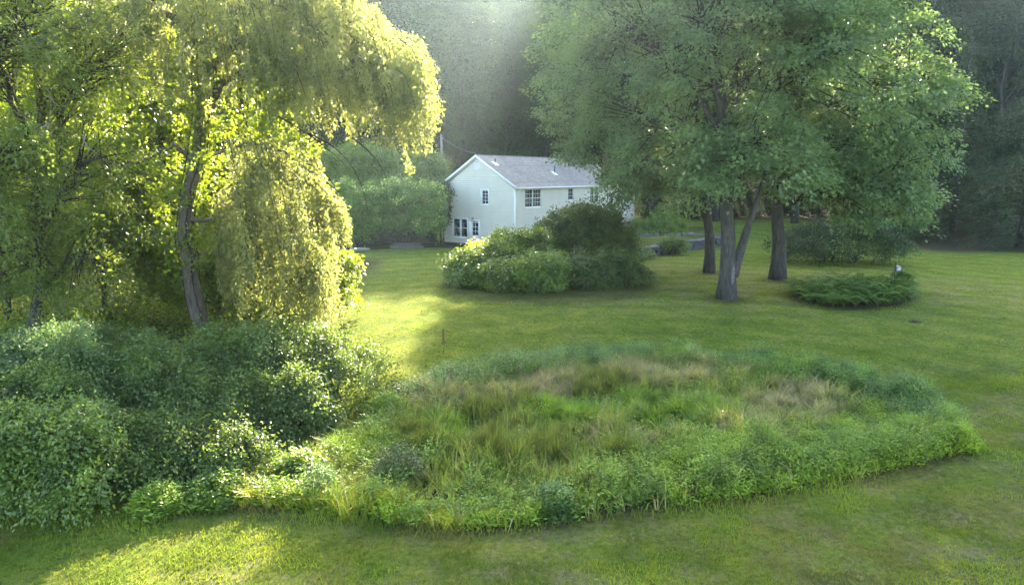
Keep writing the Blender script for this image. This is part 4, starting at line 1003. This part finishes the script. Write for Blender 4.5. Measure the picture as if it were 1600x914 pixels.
def meadow():
    P = np.array(MEADOW); lo, hi = P.min(0) - .3, P.max(0) + .3
    def scatter(n, dens):
        """dens(x,y,px,py,edge) -> probability"""
        out = []
        tot = 0
        for _ in range(40):
            q = lo + (hi - lo) * rng.random((n, 2)); ins = in_poly(q[:, 0], q[:, 1], MEADOW); q = q[ins]
            e = poly_dist(q[:, 0], q[:, 1], MEADOW)
            p3 = np.concatenate([q, gz(q[:, 0], q[:, 1])[:, None]], 1); a, b = to_px(p3)
            k = rng.random(len(q)) < dens(q[:, 0], q[:, 1], a, b, e); out.append(p3[k]); tot += k.sum()
            if tot >= n: break
        o = np.concatenate(out); return o[:n]
    def patch(a, b, L):
        r = np.zeros(len(a))
        for cx, cy_, rx, ry in L: r = np.maximum(r, np.clip(1.5 - 1.2 * np.hypot((a - cx) / rx, (b - cy_) / ry), 0, 1))
        return r
    tan_px = [(760,632,90,22),(860,610,80,20),(1040,600,120,22),(1240,650,70,42),(1000,700,80,14),(1180,690,110,20),(690,650,60,14),(1110,585,60,14)]
    green_px = [(880,655,70,20),(1085,668,75,20),(560,715,60,20),(700,690,55,20),(1000,640,40,12),(840,590,40,12)]
    rush_px = [(775,722,34,22),(855,720,38,22),(650,700,40,16),(960,735,30,14),(760,660,40,10),(930,620,40,10)]
    left_px = [(430,775,90,30),(560,790,90,26),(300,790,90,18),(520,720,70,26),(700,810,110,14)]
    cl = lambda x, y, s, f: fbm(x * f, y * f, s)
    def h_of(B, a, b): return (a + (b - a) * rng.random(len(B))) * (.48 + .78 * vn(B[:, 0] * 1.1, B[:, 1] * 1.1, 9))
    # tuft structure: jitter points towards tuft centres
    def tuft(B, r=.22, k=.5):
        B = B.copy(); B[:, :2] += .16 * (np.stack([vn(B[:, 0] * 2.3, B[:, 1] * 2.3, 71), vn(B[:, 0] * 2.3, B[:, 1] * 2.3, 72)], 1) - .5) * 2
        j = np.floor(B[:, :2] / r); c = (j + .5 + .8 * np.stack([hash2(j[:, 0], j[:, 1], 4) - .5, hash2(j[:, 0], j[:, 1], 8) - .5], 1)) * r
        Q = B.copy(); Q[:, :2] += (c - B[:, :2]) * k; az = np.arctan2(B[:, 1] - c[:, 1], B[:, 0] - c[:, 0]) + rng.normal(size=len(B)) * .5
        hs = .45 + 1.0 * hash2(j[:, 0], j[:, 1], 12)
        return Q, az, hs
    def sow(name, label, n, dens, h0, h1, wd, lean, mat, r=.25):
        B = scatter(n, dens); Q, az, hs = tuft(B, r); H = h_of(B, h0, h1) * hs
        grass_obj(name, label, Q, H, np.full(len(B), wd) * rng.uniform(.6, 1.3, len(B)), np.clip(lean + .2 * rng.normal(size=len(B)), .05, 1.2), mat, az)
    sow('olive_grass', 'olive green tall grass filling the unmown meadow', 34000, lambda x, y, a, b, e: .5 * sm(.2, .9, e) * sm(.30, .62, cl(x, y, 1, .5)), .35, .75, .028, .45, 'gr_olive')
    sow('tan_grass', 'tan seeding grass in dry patches of the meadow', 26000, lambda x, y, a, b, e: np.clip(patch(a, b, tan_px) * .8 * sm(.3, .55, cl(x, y, 11, 1.1)) + .02, 0, 1), .45, .85, .024, .55, 'gr_tan')
    sow('pinkish_grass', 'pinkish brown seeding grass among the tan patches', 9000, lambda x, y, a, b, e: patch(a, b, tan_px) * sm(.48, .68, cl(x, y, 17, .9)), .5, .85, .024, .5, 'gr_pink')
    sow('bright_grass', 'bright green soft grass patches in the meadow', 17000, lambda x, y, a, b, e: np.clip(patch(a, b, green_px) + .06 * sm(.5, .7, cl(x, y, 21, .8)), 0, 1), .4, .75, .026, .6, 'gr_green')
    sow('rush_grass', 'dark upright rush tufts in the middle of the meadow', 12000, lambda x, y, a, b, e: np.clip(patch(a, b, rush_px) + .05 * sm(.55, .7, cl(x, y, 23, .7)), 0, 1), .55, 1.0, .018, .25, 'gr_rush', .32)
    sow('sunlit_grass', 'arching grass with yellow sunlight put into its colour along the left margin of the meadow', 24000, lambda x, y, a, b, e: np.clip(patch(a, b, left_px) + .10 * sm(.45, .65, cl(x, y, 27, .7)), 0, 1), .25, .55, .020, .75, 'gr_sunlit')
    def plantw(name, label, n, dens, h0, h1, per, L, Wd, mat, **kw):
        B = scatter(n, dens); weeds(name, label, B, h_of(B, h0, h1), per, L, Wd, mat, **kw)
    ring = lambda e, a=.9, b=2.2: 1 - sm(a, b, e)
    right = lambda a, b: sm(900, 1080, a)
    # leafy ring: right near side, far side, right end
    plantw('goldenrod', 'leafy goldenrod ring round the meadow edge', 3600, lambda x, y, a, b, e: np.clip(ring(e, .9, 2.6) * (right(a, b) * .9 + .12) * sm(.3, .55, cl(x, y, 31, .8)), 0, 1) * sm(0, .3, e + .25 * (cl(x, y, 51, 2.) - .5)), .5, 1.0, 22, .13, .042, 'gold')
    plantw('lime_weeds', 'lime green leafy weeds inside the right edge of the meadow', 2600, lambda x, y, a, b, e: np.clip(ring(e, 1.6, 3.4) * sm(.6, 1.4, e) * right(a, b) * sm(640, 700, b), 0, 1) + .04 * sm(.5, .7, cl(x, y, 33, .8)), .45, .85, 20, .11, .035, 'lime')
    plantw('bluish_weeds', 'bluish green leafy weeds along the far edge and the right end of the meadow', 3300, lambda x, y, a, b, e: np.clip(ring(e, 1.0, 2.2) * (sm(640, 600, b) + sm(1330, 1420, a) * sm(700, 660, b)) * sm(.25, .5, cl(x, y, 37, .7)), 0, 1), .6, 1.1, 24, .12, .035, 'blue')
    plantw('mixed_weeds', 'green broad leaved weeds scattered through the meadow and its left margin', 2200, lambda x, y, a, b, e: np.clip(.5 * ring(e, .5, 1.6) * sm(960, 760, a) + .10, 0, 1) * sm(.42, .62, cl(x, y, 41, 1.0)), .35, .75, 18, .13, .05, 'gold')
    plantw('edge_weeds', 'low bright green weeds spilling over the mown edge of the meadow', 2600, lambda x, y, a, b, e: (e < .5) * sm(.3, .5, cl(x, y, 47, 1.3)) * (.4 + .6 * sm(560, 640, b)), .18, .5, 16, .10, .04, 'lime')
    # single clumps one can point at
    def clump(px, py, r, h, lab, mat, n, name='weed_clump', L=.10, Wd=.035):
        b = G(px, py); m = 150; a = rng.uniform(0, 6.28, n); q = r * np.sqrt(rng.random(n))
        B = np.stack([b[0] + q * np.cos(a), b[1] + q * np.sin(a) * .85, np.zeros(n)], 1); B[:, 2] = gz(B[:, 0], B[:, 1]); H = h * np.sqrt(np.clip(1.05 - (q / r) ** 2, .15, 1)) * rng.uniform(.8, 1.15, n)
        o = weeds(name, lab, B, H, 30, L, Wd, mat, .07, 'plant'); del o['kind']; o['kind'] = 'thing'
    clump(622, 760, .62, 1.05, 'round dark green leafy clump in the lower left of the meadow', 'darkbush', 150, 'round_shrub')
    clump(500, 778, .5, .8, 'bluish green feathery clump by the sun tinted grass margin', 'blue', 90)
    clump(868, 806, .45, .8, 'pale bluish milkweed clump at the near meadow edge', 'blue', 60, L=.14, Wd=.06)
    clump(712, 612, 1.15, 1.0, 'wide bluish green willow scrub at the far left corner of the meadow', 'blue', 330)
    clump(735, 596, .9, .9, 'smaller green scrub behind the wide scrub at the meadow corner', 'gold', 200)
    clump(645, 632, .75, .9, 'rounded green scrub between the thicket and the wide scrub', 'blue', 200)
    clump(603, 652, .7, .8, 'soft green scrub touching the left thicket by the sunny lawn', 'gold', 170)
    clump(1410, 640, .7, 1.15, 'dark bluish bushy clump at the right end of the meadow', 'blue', 200)
    clump(1490, 700, .6, .75, 'yellow green clump at the right tip of the meadow', 'lime', 160)
    clump(470, 752, .6, .75, 'pale leafy weeds between the thicket and the sun tinted grass', 'bush_bright', 110, L=.14, Wd=.07)
    clump(340, 782, .7, .65, 'pale leafy weeds in front of the bramble patch', 'bush_bright', 130, L=.14, Wd=.07)
    clump(250, 800, .6, .6, 'grassy leafy weeds right of the rounded corner bush', 'gold', 110, L=.14, Wd=.05)
    # dock stalk
    b = G(693, 553); d = plant('dock_plant', b, 'brown seeding dock stalk standing above the far meadow edge', 'plant'); m = MB(); m.tube([(0,0,0),(.03,0,.5),(.02,0,1.0)], [.012,.01,.005], 5); ob('stalk', m.mesh('stalk', M['seed']), d)
    n = 150; z = rng.uniform(.4, 1.0, n); Bp = np.stack([rng.normal(size=n) * .05 * (1.1 - z), rng.normal(size=n) * .05 * (1.1 - z), z], 1); ob('seed_head', qmesh('seed_head', leaf_quads(Bp, rdir(n) + [0, 0, .6], rdir(n), .05, .03), M['seed']), d, 'stuff')

def near_lawn():
    N = 130000
    y = 8.5 + 15 * rng.random(N * 2) ** 1.5; x = (rng.random(N * 2) * 2 - 1) * (y * .80 + 1.0)
    k = ~in_poly(x, y, MEADOW); x, y = x[k][:N], y[k][:N]
    H = .05 + .06 * rng.random(len(x)) * (0.5 + vn(x * 1.7, y * 1.7, 61)); d = poly_dist(x, y, MEADOW); H *= 1 + 1.6 * np.clip(1 - d / .5, 0, 1)
    B = np.stack([x, y, gz(x, y)], 1); keep = rng.random(len(x)) < .35 + .65 * sm(.35, .6, fbm(x * .9, y * .9, 66)); B = B[keep]; H = H[keep]
    dz = (fbm(x[keep] * .55 + 3, y[keep] * .8, 91) + .10 * sm(-3, 8, x[keep]) + .22 * (rng.random(keep.sum()) - .5)) > .60
    grass_obj('dry_lawn_grass', 'dry straw coloured mown grass in patches of the near lawn', B[dz], H[dz] * .8, np.full(dz.sum(), .016), rng.uniform(.4, 1.2, dz.sum()), 'gr_dry')
    B = B[~dz]; H = H[~dz]
    grass_obj('lawn_grass', 'short mown grass blades of the near lawn', B, H, np.full(len(B), .016), rng.uniform(.2, 1.1, len(B)), 'lawnblade')
def far_lawn():
    N = 60000; y = 22 + 34 * rng.random(N) ** 1.2; x = (rng.random(N) * 2 - 1) * (y * .76 + 1)
    k = ~in_poly(x, y, MEADOW) & ~in_poly(x, y, ISLAND) & ~in_poly(x, y, FERNS) & ~in_poly(x, y, [(5.2, 53), (9.9, 53.2), (14.6, 57.6), (22, 66), (22, 75), (0, 75), (0, 59)]) & ~((x < -9) & (y < 40)) & (rng.random(N) < .25 + .75 * sm(.4, .62, fbm(x * .7, y * .7, 77)))
    x, y = x[k], y[k]; B = np.stack([x, y, gz(x, y)], 1)
    grass_obj('mown_lawn_grass', 'mown grass tufts on the lawn between meadow and house', B, rng.uniform(.05, .10, len(B)), np.full(len(B), .035), rng.uniform(.3, 1.1, len(B)), 'lawnblade')
meadow(); near_lawn(); far_lawn()

# ------------------------------------------------------------------ terrace, walls, drive, small things
def stone_meshes(mat, n=5, flat=False):
    out = []
    for k in range(n):
        bm = bmesh.new(); bmesh.ops.create_cube(bm, size=1)
        bmesh.ops.bevel(bm, geom=list(bm.edges), offset=.12, segments=1, affect='EDGES')
        for v in bm.verts: v.co += v.co.normalized() * float(rng.uniform(-.07, .07)); v.co.x *= 1 + .12 * v.co.y * float(rng.choice([-1, 1]))
        me = bpy.data.meshes.new('stone'); bm.to_mesh(me); bm.free(); me.materials.append(mat); out.append(me)
    return out
SM = stone_meshes(M['stone']); FM = stone_meshes(M['flag'])

def terrace():
    pts = [(5.2, 53.4), (9.9, 53.6), (14.6, 58.0), (19.4, 63.4), (21.5, 67.5), (22, 75), (13, 77.5), (11.8, 76.5), (.9, 61.2)]
    n = len(pts); V = [(x, y, -.4) for x, y in pts] + [(x, y, .78) for x, y in pts]
    m = MB(); m.poly(V, [list(range(n, 2 * n))] + [[i, (i + 1) % n, n + (i + 1) % n, n + i] for i in range(n)])
    me = m.mesh('terrace', M['ground'])
    for nm, v in (('soil', .25), ('dry', .8)):
        at = me.attributes.new(nm, 'FLOAT', 'POINT'); at.data.foreach_set('value', np.full(2 * n, v, np.float32))
    t = ob('terrace', me, None, 'structure'); t['label'] = 'raised dry grass terrace beside the house'
    wroot = thing('stone_wall', (pts[1][0], pts[1][1], 0), 'dry stone retaining wall with flagstone top at the front of the terrace', 'wall')
    path = np.array(pts[:5]); seg = np.linalg.norm(np.diff(path, axis=0), axis=1); tot = seg.sum(); cum = np.concatenate([[0], np.cumsum(seg)])
    def at_(s):
        i = min(np.searchsorted(cum, s, 'right') - 1, len(seg) - 1); f = (s - cum[i]) / seg[i]; d = (path[i + 1] - path[i]) / seg[i]
        return path[i] + (path[i + 1] - path[i]) * f, d
    base = np.array([pts[1][0], pts[1][1], 0.])
    def put(me, p, sx, sy, sz, ang):
        o = ob('stone', me, wroot); o.location = tuple(np.array(p) - base); o.scale = (sx, sy, sz); o.rotation_euler = (rng.normal() * .05, rng.normal() * .05, ang)
    z = -.25
    for course in range(4):
        s = rng.uniform(0, .4); hh = rng.uniform(.24, .3)
        while s < tot - .3:
            l = rng.uniform(.5, 1.1); p, d = at_(s + l / 2); nrm_ = np.array([d[1], -d[0]])
            q = p + nrm_ * (.10 + rng.normal() * .04); put(SM[rng.integers(5)], (q[0], q[1], z + hh / 2), l * 1.0, .5, hh * .98, math.atan2(d[1], d[0])); s += l
        z += hh * .96
    s = 0
    while s < tot - .4:
        l = rng.uniform(.5, 1.5); p, d = at_(s + l / 2); nrm_ = np.array([d[1], -d[0]]); q = p + nrm_ * (.02 + rng.normal() * .05)
        o = ob('coping_stone', FM[rng.integers(5)], wroot); o.location = tuple(np.array([q[0], q[1], z + .05 + rng.uniform(-.10, .08)]) - base); o.scale = (l * rng.uniform(.6, 1), rng.uniform(.4, .75), rng.uniform(.08, .2)); o.rotation_euler = (rng.normal() * .04, rng.normal() * .03, math.atan2(d[1], d[0]) + rng.normal() * .08); s += l
    low = thing('stone_edging', (11.5, 64.0, .78), 'line of pale flat stones across the terrace below the hedge', 'wall')
    for k in range(12):
        o = ob('stone', FM[k % 5], low); o.location = (-.4 + k * .66 + rng.normal() * .12, .05 * k + rng.normal() * .3, .06 + rng.uniform(0, .1)); o.scale = (rng.uniform(.3, .75), rng.uniform(.3, .6), rng.uniform(.12, .4)); o.rotation_euler = (0, 0, rng.normal() * .2)
    dr = MB(); dp = [(12.8, 78.2), (18.6, 77.6), (19.2, 82), (14, 83)]
    dr.poly([(x, y, float(gz(x, y)) + z_) for z_ in (-.3, .12) for x, y in dp], [[4, 5, 6, 7], [0, 1, 5, 4], [1, 2, 6, 5], [2, 3, 7, 6], [3, 0, 4, 7]])
    d = ob('driveway', dr.mesh('driveway', M['asphalt']), None, 'structure'); d['label'] = 'blue grey driveway glimpsed beyond the terrace hedge'
terrace()

def left_wall():
    a = np.array([-7.0, 65.6]); b = np.array([-17.0, 62.6]); base = np.array([-11, 64.4, 0.]); L = np.linalg.norm(b - a); d = (b - a) / L; nn = np.array([-d[1], d[0]]); nn = nn if nn[1] < 0 else -nn
    root = thing('stone_wall', tuple(base), 'dark shaded stone wall under the bushes left of the house', 'wall')
    z = -.2
    for c in range(6):
        s = rng.uniform(0, .4); h = rng.uniform(.26, .34)
        while s < L - .3:
            l = rng.uniform(.5, 1.1); p = a + d * (s + l / 2) + nn * rng.normal() * .05
            o = ob('stone', SM[rng.integers(5)], root); o.location = tuple(np.array([p[0], p[1], z + h / 2]) - base); o.scale = (l, .5, h); o.rotation_euler = (0, rng.normal() * .04, math.atan2(d[1], d[0])); s += l
        z += h * .96
    m = MB(); p = G(637, 388)
    st = thing('timber_step', tuple(p), 'low weathered timber step at the foot of the dark stone wall', 'step', None, R(8))
    m.box((-1.4, -.12, -.05), (1.4, .1, .2)); ob('front_beam', m.mesh('front_beam', M['timber']), st)
    m = MB(); m.box((-1.35, .104, .12), (1.35, .5, .19)); ob('tread', m.mesh('tread', M['timber']), st)
    m = MB(); m.box((-1.3, .504, .0), (1.2, .7, .42)); ob('rear_beam', m.mesh('rear_beam', M['timber']), st)
    m = MB(); m.box((-1.56, -.1, -.05), (-1.404, .8, .26)); ob('side_beam', m.mesh('side_beam', M['timber']), st)
    p = G(563, 392); lg = thing('log', tuple(p), 'short pale log lying at the lawn edge left of the timber step', 'log')
    m = MB(); m.tube([(-.9, 0, .12), (0, .05, .14), (.8, -.05, .13)], [.14, .15, .12], 9); ob('bark', m.mesh('bark', M['dead'], True), lg)
    m = MB(); m.tube([(.3, 0, .2), (.5, -.2, .38)], [.05, .03], 6); ob('branch_stub', m.mesh('branch_stub', M['dead']), lg)
left_wall()

def pole():
    Y = 92.0; top = W(689.5, 210, Y); b = np.array([top[0], Y, float(gz(top[0], Y))])
    p = thing('utility_pole', tuple(b), 'grey wooden utility pole rising behind the bushes left of the roof', 'pole')
    m = MB(); m.tube([(0, 0, -.3), (0, 0, top[2] - b[2])], [.19, .15], 12); ob('shaft', m.mesh('shaft', M['pole'], True), p)
    m = MB(); m.tube([(.12, -.1, top[2] - b[2] - .55), (.24, -.14, top[2] - b[2] - .5)], .06, 8); ob('insulator', m.mesh('insulator', M['metal']), p)
    v = np.array([math.cos(HR), math.sin(HR), 0]); u = np.array([-math.sin(HR), math.cos(HR), 0]); e = HC + v * .3 + u * 4.15 + np.array([0, 0, RIDGE + .18])
    s = top + np.array([.2, -.14, -.5]); m = MB(); m.tube(bez(s, (s + e) / 2 - [0, 0, .6], e, 14) - b, .024, 5)
    w_ = ob('service_wire', m.mesh('service_wire', M['wire'], True), None); w_.location = tuple(b); tag(w_, 'service wire running from the utility pole to the roof peak', 'wire')
pole()

def ferns():
    def fern_mesh():
        V = []; mb = MB()
        for f in range(10):
            a = f * 6.283 / 10 + rng.normal() * .25; d = np.array([math.cos(a), math.sin(a), 0]); L = rng.uniform(.55, .95); s = np.cross(d, [0, 0, 1])
            pts = bez(np.zeros(3), d * L * .25 + [0, 0, L * rng.uniform(.8, 1.1)], d * L * .95 + [0, 0, L * rng.uniform(.25, .8)], 11)
            mb.tube(pts, np.linspace(.008, .003, 11), 3, False)
            for i in range(2, 11):
                w_ = .20 * math.sin(math.pi * min(1, (i + .6) / 11.2)) * L / .8
                for sg in (-1, 1):
                    for o in (0, .5):
                        p = pts[i] + (pts[i] - pts[i - 1]) * o; ax = s * sg + d * .35 - np.array([0, 0, .15])
                        V.append(leaf_quads(p[None], ax[None], np.array([[0, 0, 1.]]) + .2 * rng.normal(size=(1, 3)), w_, .062))
        return qmesh('fronds', np.concatenate(V), M['fern']), mb.mesh('stalks', M['stem'])
    ms = [fern_mesh() for _ in range(4)]
    P = np.array(FERNS); lo, hi = P.min(0), P.max(0); pts = []
    tries = 0
    while len(pts) < 105 and tries < 20000:
        tries += 1; q = lo + (hi - lo) * rng.random(2)
        if in_poly(np.array([q[0]]), np.array([q[1]]), FERNS)[0] and all((q[0]-p[0])**2 + (q[1]-p[1])**2 > .34**2 for p in pts): pts.append(q)
    for k, q in enumerate(pts):
        m = ms[k % 4]; t = plant('fern', (q[0], q[1], float(gz(q[0], q[1]))), 'green fern in the oval fern bed under the right maple', 'fern', 'ferns of the oval bed'); s = rng.uniform(.8, 1.45); t.scale = (s, s, s * rng.uniform(.9, 1.15)); t.rotation_euler = (0, 0, rng.uniform(0, 6.28))
        ob('fronds', m[0], t, 'stuff'); ob('stalks', m[1], t, 'stuff')
    b = G(1396, 453); b2 = np.array([b[0], b[1], float(gz(b[0], b[1]))])
    shrub('pale_shrub', b2 + [.4, 0, 0], 'small pale yellowish shrub at the right end of the fern bed', 'shrub', [(b2[0] + .45, b2[1], b2[2] + .55, .55, .5, .5)], 50, 40, .25, .11, .06, 'bush_bright')
    f = thing('bird_feeder', tuple(b2), 'dark post with small white box standing in the fern bed', 'feeder')
    H = 1.52; m = MB(); m.tube([(0, 0, -.2), (0, 0, H)], .045, 8); m.tube([(0, 0, H - .02), (0, 0, H + .12)], [.05, .012], 8); ob('post', m.mesh('post', M['dark_metal'], True), f)
    m = MB(); m.box((.055, -.1, H - .55), (.26, .1, H - .2)); ob('box', m.mesh('box', M['metal']), f)
    m = MB(); m.poly([(.04,-.13,H-.2),(.28,-.13,H-.2),(.28,.13,H-.2),(.04,.13,H-.2),(.16,-.13,H-.12),(.16,.13,H-.12)], [[0,1,4],[2,3,5],[1,2,5,4],[3,0,4,5],[0,3,2,1]]); ob('box_roof', m.mesh('box_roof', M['metal']), f)
    m = MB(); m.tube([(.262, 0, H - .4), (.46, -.02, H - .4)], [.035, .05], 8); ob('feeder_tube', m.mesh('feeder_tube', M['dark_metal'], True), f)
    b = G(1430, 503); m = MB(); n = 14; a = np.arange(n) * 6.283 / n; r = .22 + .08 * rng.random(n)
    V = [(r[i] * math.cos(a[i]) * 1.2, r[i] * math.sin(a[i]), -.05) for i in range(n)] + [(r[i] * .85 * math.cos(a[i]) * 1.2, r[i] * .85 * math.sin(a[i]), .03) for i in range(n)]
    m.poly(V, [list(range(n, 2 * n))] + [[i, (i + 1) % n, n + (i + 1) % n, n + i] for i in range(n)])  # low dark disc for an unidentified dark patch on the lawn
    o = ob('dark_patch', m.mesh('dark_patch', M['twig']), None); o.location = tuple(b); tag(o, 'small dark flat patch lying on the right lawn below the fern bed', 'stone')
ferns()

# ------------------------------------------------------------------ morning haze
def haze():
    m = bpy.data.materials.new('haze'); m.use_nodes = True; t = m.node_tree; t.nodes.clear(); o = t.nodes.new('ShaderNodeOutputMaterial')
    v = t.nodes.new('ShaderNodeVolumePrincipled'); v.inputs['Color'].default_value = (.62, .84, 1, 1); v.inputs['Density'].default_value = .0002; v.inputs['Anisotropy'].default_value = .72
    t.links.new(v.outputs[0], o.inputs['Volume'])
    mb = MB(); mb.box((-150, -30, -4), (150, 185, 68)); ob('haze', mb.mesh('haze', m), None, 'stuff')
haze()
